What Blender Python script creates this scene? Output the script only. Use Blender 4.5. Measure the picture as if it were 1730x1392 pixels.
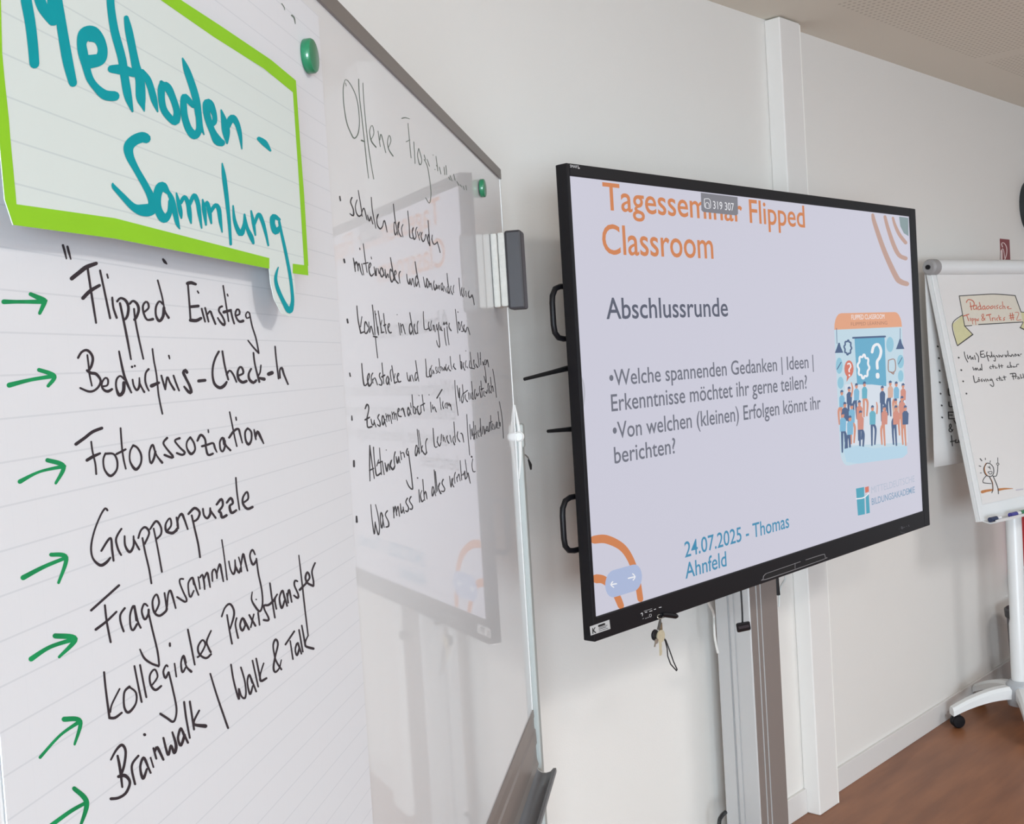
import bpy, bmesh, math, random
import numpy as np
from mathutils import Vector, Matrix
for o in list(bpy.data.objects): bpy.data.objects.remove(o, do_unlink=True)
S = bpy.context.scene
COL = S.collection
A3 = lambda *v: np.array(v, float)
# ---------------------------------------------------------------- camera, light, exposure
FPX, CX, CY = 1931.494, 865.0, 696.0
CAM = A3(0, 0, 1.56564)
FWD = A3(0.72777, 0.68452, -0.04238); FWD /= np.linalg.norm(FWD)
RT = A3(0.6819, -0.7289, -0.0617); RT -= FWD * (RT @ FWD); RT /= np.linalg.norm(RT)
UP = np.cross(RT, FWD)
cd = bpy.data.cameras.new('camera'); cam = bpy.data.objects.new('camera', cd); COL.objects.link(cam)
cd.sensor_fit = 'HORIZONTAL'; cd.sensor_width = 36.0; cd.lens = FPX / 1730 * 36; cd.clip_start = 0.02; cd.clip_end = 60
m = Matrix.Identity(4)
for i in range(3):
    m[i][0] = RT[i]; m[i][1] = UP[i]; m[i][2] = -FWD[i]; m[i][3] = CAM[i]
cam.matrix_world = m; S.camera = cam
S.view_settings.view_transform = 'Standard'; S.view_settings.look = 'None'
S.view_settings.gamma = 1.0; S.view_settings.use_curve_mapping = False
S.view_settings.exposure = 0.0
W = bpy.data.worlds.new('daylight'); S.world = W; W.use_nodes = True
W.node_tree.nodes['Background'].inputs[0].default_value = (0.88, 0.94, 1.0, 1)
W.node_tree.nodes['Background'].inputs[1].default_value = 0.62
def area(name, loc, target, sx, sy, power, col):
    l = bpy.data.lights.new(name, 'AREA'); l.shape = 'RECTANGLE'; l.size = sx; l.size_y = sy; l.energy = power; l.color = col
    o = bpy.data.objects.new(name, l); COL.objects.link(o); o.location = loc
    o.rotation_euler = (Vector(target) - Vector(loc)).to_track_quat('-Z', 'Y').to_euler(); return o
area('window_daylight', (-2.56, -2.35, 1.12), (0.5, -1.75, 0.98), 1.25, 1.5, 225, (0.76, 0.89, 1.0))
area('window_daylight', (-2.56, -3.80, 1.12), (0.5, -2.60, 0.98), 1.25, 1.5, 260, (0.76, 0.89, 1.0))
area('overhead_light', (1.25, -0.9, 2.60), (1.25, -0.9, 0), 0.42, 0.42, 30, (1.0, 0.95, 0.88))
area('overhead_light', (3.9, -1.1, 2.60), (3.9, -1.1, 0), 0.95, 0.95, 42, (0.97, 0.98, 1.0))  # added to brighten the right part of the wall, no lamp known here
# ---------------------------------------------------------------- helpers
def lin(c):
    return tuple((x / 255 / 12.92 if x / 255 <= 0.04045 else ((x / 255 + 0.055) / 1.055) ** 2.4) for x in c)
def ray(x, y): return FWD + RT * ((x - CX) / FPX) - UP * ((y - CY) / FPX)
class Plane:
    """a flat surface in the room; reads a photo pixel as a point of that surface"""
    def __init__(s, o, ex, n, ez=(0, 0, 1)):
        s.o = np.array(o, float); s.ex = np.array(ex, float); s.n = np.array(n, float); s.ez = np.array(ez, float)
    def at(s, x, y, off=0.0):
        P = s.o + s.n * off; v = ray(x, y); return CAM + v * (((P - CAM) @ s.n) / (v @ s.n))
    def pt(s, u, w, off=0.0): return s.o + s.ex * u + s.ez * w + s.n * off
    def uv(s, x, y, off=0.0):
        d = s.at(x, y, off) - s.o; return d @ s.ex, d @ s.ez
_mats = {}
def mat(name, rgb, rough=0.5, metal=0.0, var=0.04, scale=12.0, bump=0.0, bscale=60.0, coat=0.0, emit=None, spec=0.5):
    if name in _mats: return _mats[name]
    M = bpy.data.materials.new(name); M.use_nodes = True; nt = M.node_tree; N = nt.nodes; L = nt.links
    b = N['Principled BSDF']; c = lin(rgb)
    b.inputs['Roughness'].default_value = rough; b.inputs['Metallic'].default_value = metal
    b.inputs['Specular IOR Level'].default_value = spec
    if coat: b.inputs['Coat Weight'].default_value = coat; b.inputs['Coat Roughness'].default_value = 0.03
    tc = N.new('ShaderNodeTexCoord')
    if emit is None:
        no = N.new('ShaderNodeTexNoise'); no.inputs['Scale'].default_value = scale; no.inputs['Detail'].default_value = 4
        L.new(tc.outputs['Object'], no.inputs['Vector'])
        mx = N.new('ShaderNodeMix'); mx.data_type = 'RGBA'
        mx.inputs[6].default_value = (*[max(0, x * (1 - var)) for x in c], 1); mx.inputs[7].default_value = (*[min(1, x * (1 + var)) for x in c], 1)
        L.new(no.outputs['Fac'], mx.inputs[0]); L.new(mx.outputs[2], b.inputs['Base Color'])
    else:
        b.inputs['Base Color'].default_value = (0.01, 0.01, 0.012, 1)
        b.inputs['Emission Color'].default_value = (*lin(emit), 1); b.inputs['Emission Strength'].default_value = 1.0
    if bump:
        nb = N.new('ShaderNodeTexNoise'); nb.inputs['Scale'].default_value = bscale; nb.inputs['Detail'].default_value = 3
        L.new(tc.outputs['Object'], nb.inputs['Vector']); bp = N.new('ShaderNodeBump'); bp.inputs['Strength'].default_value = bump
        bp.inputs['Distance'].default_value = 0.002; L.new(nb.outputs['Fac'], bp.inputs['Height']); L.new(bp.outputs['Normal'], b.inputs['Normal'])
    _mats[name] = M; return M
def math_node(nt, op, a, b=None):
    n = nt.nodes.new('ShaderNodeMath'); n.operation = op
    for i, v in enumerate((a, b)):
        if v is None: continue
        if isinstance(v, (int, float)): n.inputs[i].default_value = v
        else: nt.links.new(v, n.inputs[i])
    return n.outputs[0]
class MB:
    """mesh builder in world coordinates"""
    def __init__(s): s.v = []; s.f = []; s.smooth = False
    def add(s, vs, fs):
        k = len(s.v); s.v += [tuple(map(float, p)) for p in vs]; s.f += [tuple(i + k for i in f) for f in fs]; return s
    def box(s, lo, hi):
        x0, y0, z0 = lo; x1, y1, z1 = hi
        return s.hexa([(x0, y0, z0), (x1, y0, z0), (x1, y1, z0), (x0, y1, z0), (x0, y0, z1), (x1, y0, z1), (x1, y1, z1), (x0, y1, z1)])
    def hexa(s, p): return s.add(p, [(0, 3, 2, 1), (4, 5, 6, 7), (0, 1, 5, 4), (1, 2, 6, 5), (2, 3, 7, 6), (3, 0, 4, 7)])
    def pbox(s, P, u0, u1, z0, z1, n0, n1):
        return s.hexa([P.pt(u0, z0, n1), P.pt(u1, z0, n1), P.pt(u1, z0, n0), P.pt(u0, z0, n0), P.pt(u0, z1, n1), P.pt(u1, z1, n1), P.pt(u1, z1, n0), P.pt(u0, z1, n0)])
    def tube(s, pts, r, k=10, closed=False, cap=True):
        pts = [np.array(p, float) for p in pts]; n = len(pts); rs = r if isinstance(r, (list, tuple)) else [r] * n
        base = len(s.v); prev = None
        for i, p in enumerate(pts):
            a = pts[i - 1] if (i > 0 or closed) else p; b = pts[(i + 1) % n] if (i < n - 1 or closed) else p
            t = b - a; t = t / (np.linalg.norm(t) + 1e-12)
            if prev is None:
                h = A3(0, 0, 1) if abs(t[2]) < 0.9 else A3(1, 0, 0); x = np.cross(t, h)
            else: x = prev - t * (prev @ t)
            x = x / np.linalg.norm(x); prev = x; y = np.cross(t, x)
            for j in range(k):
                an = 2 * math.pi * j / k; s.v.append(tuple(p + (x * math.cos(an) + y * math.sin(an)) * rs[i]))
        m_ = n if closed else n - 1
        for i in range(m_):
            for j in range(k):
                a = base + i * k + j; b = base + i * k + (j + 1) % k; c = base + ((i + 1) % n) * k + (j + 1) % k; d = base + ((i + 1) % n) * k + j
                s.f.append((a, b, c, d))
        if cap and not closed:
            s.f.append(tuple(base + j for j in reversed(range(k)))); s.f.append(tuple(base + (n - 1) * k + j for j in range(k)))
        return s
    def lathe(s, o, ax, prof, k=24):
        """prof: list of (radius, height along ax)"""
        o = np.array(o, float); ax = np.array(ax, float); ax /= np.linalg.norm(ax)
        h = A3(0, 0, 1) if abs(ax[2]) < 0.9 else A3(1, 0, 0); x = np.cross(ax, h); x /= np.linalg.norm(x); y = np.cross(ax, x); base = len(s.v)
        for r, t in prof:
            for j in range(k):
                an = 2 * math.pi * j / k; s.v.append(tuple(o + ax * t + (x * math.cos(an) + y * math.sin(an)) * max(r, 1e-5)))
        for i in range(len(prof) - 1):
            for j in range(k):
                s.f.append((base + i * k + j, base + i * k + (j + 1) % k, base + (i + 1) * k + (j + 1) % k, base + (i + 1) * k + j))
        s.f.append(tuple(base + j for j in reversed(range(k)))); s.f.append(tuple(base + (len(prof) - 1) * k + j for j in range(k)))
        return s
    def extr(s, prof, a, b):
        """prof: 3-D points of a closed outline at a; extruded by vector b-a"""
        d = np.array(b, float) - np.array(a, float); n = len(prof); P = [np.array(p, float) for p in prof]
        return s.add(P + [p + d for p in P], [tuple(reversed(range(n))), tuple(range(n, 2 * n))] + [(i, (i + 1) % n, n + (i + 1) % n, n + i) for i in range(n)])
def finish(ob, smooth=False, bevel=0.0, seg=2):
    me = ob.data
    bm = bmesh.new(); bm.from_mesh(me); bmesh.ops.recalc_face_normals(bm, faces=bm.faces); bm.to_mesh(me); bm.free()
    if bevel:
        md = ob.modifiers.new('bevel', 'BEVEL'); md.width = bevel; md.segments = seg; md.limit_method = 'ANGLE'; md.angle_limit = math.radians(40); md.harden_normals = False
    if smooth:
        for p in me.polygons: p.use_smooth = True
        try: me.set_sharp_from_angle(angle=math.radians(38))
        except Exception: pass
def world_loc(o):
    l = Vector((0, 0, 0))
    while o is not None: l += o.location; o = o.parent
    return l
def build(mb, name, M, parent=None, loc=None, smooth=False, bevel=0.0, fix=True, mats=None):
    me = bpy.data.meshes.new(name); ob = bpy.data.objects.new(name, me); COL.objects.link(ob)
    if parent is not None: ob.parent = parent; off = world_loc(parent)
    else: off = Vector(loc) if loc is not None else Vector((0, 0, 0)); ob.location = off
    me.from_pydata([(v[0] - off.x, v[1] - off.y, v[2] - off.z) for v in mb.v], [], mb.f); me.update()
    me.materials.append(M)
    if fix: finish(ob, smooth, bevel)
    return ob
def tag(o, label=None, cat=None, group=None, kind=None):
    if label: o['label'] = label
    if cat: o['category'] = cat
    if group: o['group'] = group
    if kind: o['kind'] = kind
    return o
def thing(name, loc, label, cat, group=None):
    o = bpy.data.objects.new(name, None); COL.objects.link(o); o.location = loc; o.empty_display_size = 0.05
    return tag(o, label, cat, group)
# ---- marks on a plane: pen strokes traced as they lie on it
def smooth_path(pts):
    if len(pts) < 3: return pts
    out = []
    for i in range(len(pts) - 1):
        p0 = pts[max(i - 1, 0)]; p1 = pts[i]; p2 = pts[i + 1]; p3 = pts[min(i + 2, len(pts) - 1)]
        n = max(2, min(8, int(np.hypot(p2[0] - p1[0], p2[1] - p1[1]) / 2.2)))
        for j in range(n):
            t = j / n; out.append(0.5 * ((2 * p1) + (p2 - p0) * t + (2 * p0 - 5 * p1 + 4 * p2 - p3) * t * t + (3 * p1 - p0 - 3 * p2 + p3) * t ** 3))
    out.append(pts[-1]); return out
def parse(reg, text):
    x0, y0, s = reg; res = []
    for st in text.replace('\n', ' ').split(';'):
        w = 0; P = []
        for tok in st.split():
            a = [float(q) for q in tok.split(',')]
            if len(a) > 2: w = a[2]
            P.append(np.array([x0 + a[0] / s, y0 + a[1] / s, w / s]))
        if P: res.append(P)
    return res
def ribbon(mb, P, pl, off, wmin=0.0, k=1.0):
    P = smooth_path(P) if len(P) > 2 else P
    if len(P) == 1: P = [P[0] - np.array([0.2, 0, 0]), P[0] + np.array([0.2, 0, 0])]
    L_, R_ = [], []
    n = len(P)
    for i, p in enumerate(P):
        a = P[max(i - 1, 0)]; b = P[min(i + 1, n - 1)]; t = (b - a)[:2]; t = t / (np.hypot(*t) + 1e-9); nn = np.array([-t[1], t[0]]); w = max(p[2] * k, wmin) / 2
        L_.append(p[:2] + nn * w); R_.append(p[:2] - nn * w)
    def cap(p, q, w):   # half disc beyond p, away from q
        d = p[:2] - q[:2]; d = d / (np.hypot(*d) + 1e-9); e = np.array([-d[1], d[0]])
        return [p[:2] + (e * math.cos(a) + d * math.sin(a)) * w for a in np.linspace(0, math.pi, 6)]
    vs = [pl.at(q[0], q[1], off + i * 1.5e-6) for i, pr in enumerate(zip(L_, R_)) for q in pr]; fs = [(2 * i, 2 * i + 1, 2 * i + 3, 2 * i + 2) for i in range(n - 1)]
    mb.add(vs, fs)
    for p, q in ((P[0], P[1]), (P[-1], P[-2])):
        w = max(p[2] * k, wmin) / 2
        if w > 0.25:
            c = cap(p, q, w); mb.add([pl.at(z[0], z[1], off) for z in c], [tuple(range(len(c)))])
def poly(mb, pts, pl, off):
    mb.add([pl.at(x, y, off) for x, y in pts], [tuple(range(len(pts)))])
def pen(name, data, pl, off, M, parent, wmin=0.0, k=1.0, step=0.0):
    mb = MB(); i = 0
    for reg, text in data:
        for P in parse(reg, text):
            ribbon(mb, P, pl, off + i * step, wmin, k); i += 1
    return build_split(mb, name, M, parent, pl.n)
def build_split(mb, name, M, parent, n):
    """one object for each word or mark that stands apart from the others"""
    V = np.array(mb.v); par = list(range(len(V)))
    def find(a):
        while par[a] != a: par[a] = par[par[a]]; a = par[a]
        return a
    for f in mb.f:
        r = find(f[0])
        for q in f[1:]: par[find(q)] = r
    isl = {}
    for f in mb.f: isl.setdefault(find(f[0]), []).append(f)
    keys = list(isl); used = [sorted({q for f in isl[k] for q in f}) for k in keys]
    lo = np.array([V[u].min(0) for u in used]); hi = np.array([V[u].max(0) for u in used]); size = (hi - lo).max(1)
    gap = np.maximum(0, np.maximum(lo[:, None] - hi[None], lo[None] - hi[:, None])); near = np.sqrt((gap ** 2).sum(2)) <= np.maximum(0.02, 0.5 * np.maximum(size[:, None], size[None])) * 0.98
    grp = list(range(len(keys)))
    ch = True
    while ch:
        ch = False
        for i in range(len(keys)):
            g = min(grp[j] for j in np.nonzero(near[i])[0])
            if g < grp[i]: grp[i] = g; ch = True
    nn = Vector(n); first = None
    for g in sorted(set(grp)):
        m2 = MB(); mp_ = {}
        for i in range(len(keys)):
            if grp[i] != g: continue
            for f in isl[keys[i]]:
                for q in f:
                    if q not in mp_: mp_[q] = len(m2.v); m2.v.append(tuple(V[q]))
                m2.f.append(tuple(mp_[q] for q in f))
        ob = build(m2, name, M, parent, fix=False); me = ob.data; bm = bmesh.new(); bm.from_mesh(me)
        bmesh.ops.reverse_faces(bm, faces=[f for f in bm.faces if f.normal.dot(nn) < 0]); bm.to_mesh(me); bm.free()
        if first is None: first = ob
    return first
_font = {}
def text_mesh(body, bold=0.0):
    key = (body, bold)
    if key in _font: return _font[key]
    cu = bpy.data.curves.new('t', 'FONT'); cu.body = body; cu.size = 1; cu.offset = bold; cu.resolution_u = 4; cu.fill_mode = 'FRONT'
    ob = bpy.data.objects.new('t', cu); COL.objects.link(ob); bpy.context.view_layer.update()
    me = ob.evaluated_get(bpy.context.evaluated_depsgraph_get()).to_mesh()
    v = [tuple(q.co)[:2] for q in me.vertices]; f = [tuple(p.vertices) for p in me.polygons]
    bpy.data.objects.remove(ob, do_unlink=True); _font[key] = (v, f); return v, f
CAPH = max(q[1] for q in text_mesh('H')[0])
def print_text(name, items, pl, off, M, parent, bold=0.0):
    """items: (string, u-left, u-right, w-baseline, cap height) on the plane"""
    mb = MB()
    for body, u0, u1, w0, h in items:
        v, f = text_mesh(body, bold); xs = [q[0] for q in v]; a, b = min(xs), max(xs)
        mb.add([pl.pt(u0 + (q[0] - a) / (b - a) * (u1 - u0), w0 + q[1] / CAPH * h, off) for q in v], f)
    return build_split(mb, name, M, parent, pl.n)
# ================================================================ the room
YT, YW, ZC = 1.53636, 1.93636, 2.63526
U = A3(1, 0, 0)
wallp = mat('painted_plaster', (225, 222, 217), 0.75, var=0.012, scale=3, bump=0.15, bscale=220)
def wall_mat():
    return wallp
def struct(mb, name, M, bevel=0.0, smooth=False):
    return tag(build(mb, name, M, bevel=bevel, smooth=smooth), kind='structure')
# floor: brown linoleum, faintly streaked
fm = bpy.data.materials.new('brown_linoleum'); fm.use_nodes = True; nt = fm.node_tree; b = nt.nodes['Principled BSDF']
tc = nt.nodes.new('ShaderNodeTexCoord'); mp = nt.nodes.new('ShaderNodeMapping'); mp.inputs['Scale'].default_value = (1.2, 7, 1)
n1 = nt.nodes.new('ShaderNodeTexNoise'); n1.inputs['Scale'].default_value = 2.2; n1.inputs['Detail'].default_value = 6
cr = nt.nodes.new('ShaderNodeValToRGB'); cr.color_ramp.elements[0].position = 0.3; cr.color_ramp.elements[1].position = 0.72
cr.color_ramp.elements[0].color = (*lin((122, 76, 48)), 1); cr.color_ramp.elements[1].color = (*lin((150, 98, 64)), 1)
nt.links.new(tc.outputs['Object'], mp.inputs[0]); nt.links.new(mp.outputs[0], n1.inputs['Vector']); nt.links.new(n1.outputs['Fac'], cr.inputs[0]); nt.links.new(cr.outputs[0], b.inputs['Base Color'])
b.inputs['Roughness'].default_value = 0.42
struct(MB().box((-2.75, -4.6, -0.08), (7.6, YW + 0.12, 0)), 'floor', fm)
# ceiling: perforated acoustic board
cm = bpy.data.materials.new('perforated_board'); cm.use_nodes = True; nt = cm.node_tree; b = nt.nodes['Principled BSDF']; b.inputs['Roughness'].default_value = 0.85
tc = nt.nodes.new('ShaderNodeTexCoord'); sp = nt.nodes.new('ShaderNodeSeparateXYZ'); nt.links.new(tc.outputs['Object'], sp.inputs[0])
def cell(o, p): return math_node(nt, 'SUBTRACT', math_node(nt, 'FRACT', math_node(nt, 'DIVIDE', o, p)), 0.5)
cx_, cy_ = cell(sp.outputs[0], 0.030), cell(sp.outputs[1], 0.018)
d2 = math_node(nt, 'ADD', math_node(nt, 'MULTIPLY', cx_, cx_), math_node(nt, 'MULTIPLY', math_node(nt, 'MULTIPLY', cy_, cy_), 0.4))
hole = math_node(nt, 'LESS_THAN', d2, 0.035)
inb = math_node(nt, 'LESS_THAN', sp.outputs[1], 1.71)
fld = math_node(nt, 'GREATER_THAN', math_node(nt, 'FRACT', math_node(nt, 'DIVIDE', math_node(nt, 'ADD', sp.outputs[0], 0.45), 1.25)), 0.09)
mk = math_node(nt, 'MULTIPLY', math_node(nt, 'MULTIPLY', hole, inb), fld)
mx = nt.nodes.new('ShaderNodeMix'); mx.data_type = 'RGBA'; mx.inputs[6].default_value = (*lin((222, 216, 203)), 1); mx.inputs[7].default_value = (*lin((193, 186, 173)), 1)
nt.links.new(mk, mx.inputs[0]); nt.links.new(mx.outputs[2], b.inputs['Base Color'])
struct(MB().box((-2.75, -4.6, ZC), (7.6, YW + 0.12, ZC + 0.1)), 'ceiling', cm)
struct(MB().box((-2.75, YW, 0), (7.6, YW + 0.12, ZC)), 'wall_front', wallp)
# left wall with two window openings (outside the picture, they let the daylight in)
for i, (a, c) in enumerate([(-4.6, -4.2), (-2.0, -1.6), (0.6, YW)]):
    pass
lw = MB(); X0, X1 = -2.75, -2.6
for a, c in [(-4.6, -4.45), (-3.15, -3.0), (-1.7, YW)]: lw.box((X0, a, 0), (X1, c, ZC))
for a, c in [(-4.45, -3.15), (-3.0, -1.7)]: lw.box((X0, a, 0), (X1, c, 0.35)); lw.box((X0, a, 1.98), (X1, c, ZC))
struct(lw, 'wall_left', wallp)
wf = mat('white_window_frame', (232, 232, 230), 0.4)
gl = bpy.data.materials.new('window_glass'); gl.use_nodes = True; gb = gl.node_tree.nodes['Principled BSDF']; gb.inputs['Transmission Weight'].default_value = 1.0; gb.inputs['Roughness'].default_value = 0.0; gb.inputs['IOR'].default_value = 1.45
for i, (a, c) in enumerate([(-3.0, -1.7), (-4.45, -3.15)]):
    mid = (a + c) / 2; w = MB()
    for q in (a, mid - 0.03, c - 0.06): w.box((-2.70, q, 0.35), (-2.64, q + 0.06, 1.98))
    w.box((-2.70, a, 0.35), (-2.64, c, 0.41)); w.box((-2.70, a, 1.92), (-2.64, c, 1.98))
    wo = struct(w, 'window_%d' % (i + 1), wf)
    for q0, q1 in ((a + 0.06, mid - 0.03), (mid + 0.03, c - 0.06)): build(MB().box((-2.675, q0, 0.41), (-2.669, q1, 1.92)), 'pane', gl, wo)
# boxed-in pipe duct on the front wall
duct = mat('painted_duct', (225, 222, 218), 0.6, var=0.012, scale=4)
struct(MB().box((3.372, 1.879, 0), (3.503, YW, ZC - 0.004)), 'trim_1', duct, bevel=0.004)
build(MB().box((3.4992, 1.8782, 0.002), (3.5045, 1.879, ZC - 0.01)), 'edge_strip', mat('white_edge', (240, 238, 232), 0.4), bpy.data.objects['trim_1'])
# skirting board with scuffs
bm_ = bpy.data.materials.new('scuffed_skirting'); bm_.use_nodes = True; nt = bm_.node_tree; b = nt.nodes['Principled BSDF']; b.inputs['Roughness'].default_value = 0.5
tc = nt.nodes.new('ShaderNodeTexCoord'); no = nt.nodes.new('ShaderNodeTexNoise'); no.inputs['Scale'].default_value = 22; no.inputs['Detail'].default_value = 5
cr = nt.nodes.new('ShaderNodeValToRGB'); cr.color_ramp.elements[0].position = 0.20; cr.color_ramp.elements[0].color = (*lin((120, 110, 105)), 1)
cr.color_ramp.elements[1].position = 0.30; cr.color_ramp.elements[1].color = (*lin((216, 213, 210)), 1)
nt.links.new(tc.outputs['Object'], no.inputs['Vector']); nt.links.new(no.outputs['Fac'], cr.inputs[0]); nt.links.new(cr.outputs[0], b.inputs['Base Color'])
struct(MB().box((-2.6, YW - 0.012, 0), (3.372, YW, 0.082)), 'baseboard_front', bm_, bevel=0.002)
struct(MB().box((3.503, YW - 0.012, 0), (7.6, YW, 0.082)), 'baseboard_front_right', bm_, bevel=0.002)
WALL = Plane((0, YW, 0), U, (0, -1, 0))
# ================================================================ whiteboard
BO = A3(1.6195, 1.5172, 0); UB = A3(0.8207, 0.5714, 0); NB = A3(0.5714, -0.8207, 0)
BRD = Plane(BO, UB, NB)
BT, BB, BL = 1.9394, 0.885, -2.02
alu = mat('brushed_aluminium', (176, 174, 170), 0.34, 0.85, var=0.05, scale=30)
alu_d = mat('dull_aluminium', (132, 127, 123), 0.42, 0.55, var=0.06, scale=20)
wht = mat('white_lacquer', (204, 206, 205), 0.3, var=0.01)
enamel = mat('glossy_white_enamel', (214, 217, 220), 0.35, var=0.008, scale=2, coat=0.75, spec=0.3)
ink = mat('black_marker', (50, 43, 48), 0.55, spec=0.12, var=0.2, scale=40)
ink2 = mat('thin_black_marker', (56, 54, 56), 0.5, spec=0.12, var=0.2, scale=40)
inkg = mat('faint_green_grey_marker', (98, 110, 102), 0.5, spec=0.12, var=0.1, scale=40)
teal = mat('teal_marker', (0, 142, 152), 0.65, spec=0.12, var=0.10, scale=60)
lime = mat('lime_marker', (132, 188, 38), 0.65, spec=0.12, var=0.07, scale=30)
grn = mat('green_marker', (22, 132, 78), 0.5, spec=0.12, var=0.45, scale=55)
wb = thing('whiteboard', tuple(BRD.pt(-1.0, 0)), 'large glossy whiteboard in an aluminium frame covered in handwriting, at the left', 'whiteboard')
build(MB().pbox(BRD, BL + 0.012, -0.006, BB, BT - 0.018, -0.018, 0.0), 'writing_surface', enamel, wb)
fr = MB(); fr.pbox(BRD, BL, 0.0, BT - 0.019, BT, -0.02, 0.003)
build(fr, 'top_frame', alu_d, wb, bevel=0.0008)
build(MB().pbox(BRD, -0.006, 0.0, BB + 0.001, BT - 0.019, -0.02, 0.0012), 'side_frame', wht, wb, bevel=0.0006)
build(MB().pbox(BRD, BL, BL + 0.012, BB, BT - 0.019, -0.02, 0.0012), 'side_frame', wht, wb)
# bottom rail: ribbed profile
rp = [(-0.02, 0.885), (0.002, 0.885), (0.003, 0.872), (0.0015, 0.870), (0.0015, 0.850), (0.004, 0.846), (0.005, 0.820), (0.0025, 0.817), (0.003, 0.790), (0.006, 0.778), (-0.02, 0.775)]
build(MB().extr([BRD.pt(-0.004, z, n) for n, z in rp], (0, 0, 0), UB * (BL)), 'bottom_rail', mat('rail_aluminium', (150, 142, 137), 0.4, 0.5, var=0.06), wb)
tp = [(0.003, 0.784), (0.006, 0.772), (0.013, 0.7665), (0.022, 0.7655), (0.030, 0.768), (0.036, 0.7745), (0.0415, 0.775), (0.0425, 0.771)]
outl = tp + [(n - 0.0002, z - 0.0035) for n, z in reversed(tp)]
build(MB().extr([BRD.pt(-0.02, z, n) for n, z in outl], (0, 0, 0), UB * (BL + 0.02)), 'pen_tray', mat('tray_aluminium', (128, 130, 134), 0.38, 0.5, var=0.05), wb, smooth=True)
build(MB().extr([BRD.pt(-0.02, z, n) for n, z in outl], (0, 0, 0), UB * 0.003), 'tray_end_cap', wht, wb)
# upright, pivot knob and latch at the right end
upr = mat('grey_white_lacquer', (158, 163, 161), 0.4, var=0.02)
build(MB().pbox(BRD, 0.001, 0.030, 0.0, 1.43, -0.022, 0.0115), 'upright', upr, wb, bevel=0.003)
build(MB().pbox(BRD, -0.10, 0.12, 0.0, 0.03, -0.22, 0.20), 'foot_plate', wht, wb, bevel=0.006)
build(MB().pbox(BRD, 0.003, 0.028, 1.40, 1.447, -0.018, 0.0145), 'hinge_plate', upr, wb, bevel=0.004)
build(MB().lathe(BRD.pt(0.004, 1.423, 0.006), -UB, [(0.0105, 0), (0.0105, 0.006), (0.0085, 0.008), (0.0075, 0.006), (0.004, 0.006)], 24), 'pivot_knob', mat('pale_plastic', (206, 206, 204), 0.35), wb, smooth=True)
lt = []
for i in range(13):
    t = i / 12; lt.append(BRD.pt(0.002, 1.485 - 0.145 * t, 0.001 + 0.006 * math.sin(math.pi * t)))
build(MB().tube(lt, [0.0015 + 0.0025 * math.sin(math.pi * i / 12) for i in range(13)], 8), 'latch', mat('pale_plastic', (206, 206, 204), 0.35), wb, smooth=True)
hk = [BRD.at(*p, -0.004) for p in ((884, 768), (888, 769), (892, 773), (894, 779))]
build(MB().tube(hk, 0.0015, 8), 'hook', alu, wb, smooth=True)
build(MB().tube([BRD.at(*p, -0.002) for p in ((893, 777), (896, 785), (897, 793))], [0.002, 0.0035, 0.002], 8), 'hook_loop', mat('black_rubber', (22, 22, 24), 0.6), wb, smooth=True)
# flip-chart paper hung over the left part
prul = bpy.data.materials.new('ruled_flipchart_paper'); prul.use_nodes = True; nt = prul.node_tree; b = nt.nodes['Principled BSDF']; b.inputs['Roughness'].default_value = 0.7; b.inputs['Specular IOR Level'].default_value = 0.25
def ruled(nt, b, base, line, z0, sp_, slope=0.0, vert=0.0):
    tc = nt.nodes.new('ShaderNodeTexCoord'); s_ = nt.nodes.new('ShaderNodeSeparateXYZ'); nt.links.new(tc.outputs['Object'], s_.inputs[0])
    zz = math_node(nt, 'ADD', s_.outputs[2], math_node(nt, 'MULTIPLY', s_.outputs[0], slope))
    fr_ = math_node(nt, 'FRACT', math_node(nt, 'DIVIDE', math_node(nt, 'SUBTRACT', zz, z0), sp_)); l1 = math_node(nt, 'LESS_THAN', fr_, 0.045)
    if vert:
        fv = math_node(nt, 'FRACT', math_node(nt, 'DIVIDE', s_.outputs[0], vert)); l2 = math_node(nt, 'MULTIPLY', math_node(nt, 'LESS_THAN', fv, 0.03), 0.12); l1 = math_node(nt, 'MAXIMUM', l1, l2)
    mx = nt.nodes.new('ShaderNodeMix'); mx.data_type = 'RGBA'; mx.inputs[6].default_value = (*lin(base), 1); mx.inputs[7].default_value = (*lin(line), 1)
    nt.links.new(l1, mx.inputs[0]); nt.links.new(mx.outputs[2], b.inputs['Base Color'])
ruled(nt, b, (205, 208, 213), (193, 197, 203), 0.0064, 0.0206, 0, 0.0172)
sheet = thing('flipchart_sheet', tuple(BRD.pt(-1.42, 0.95, 0.001)), 'white ruled paper sheet with black list and green arrows, on the left of the whiteboard', 'paper sheet')
pm = MB(); nu, nz = 14, 24
for i in range(nu + 1):
    for j in range(nz + 1):
        u = -1.716 + (0.582) * i / nu; z = 0.93 + 0.975 * j / nz
        pm.v.append(tuple(BRD.pt(u, z, 0.0014)))
for i in range(nu):
    for j in range(nz):
        a = i * (nz + 1) + j; pm.f.append((a, a + nz + 1, a + nz + 2, a + 1))
pp = build(pm, 'paper', prul, sheet, fix=False)
pk = build(MB().pbox(BRD, -1.716, -1.134, 0.93, 1.905, 0.0006, 0.00135), 'backing_sheet', mat('plain_paper', (214, 214, 214), 0.75), sheet)
SH = Plane(BO + NB * 0.0014, UB, NB)
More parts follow.
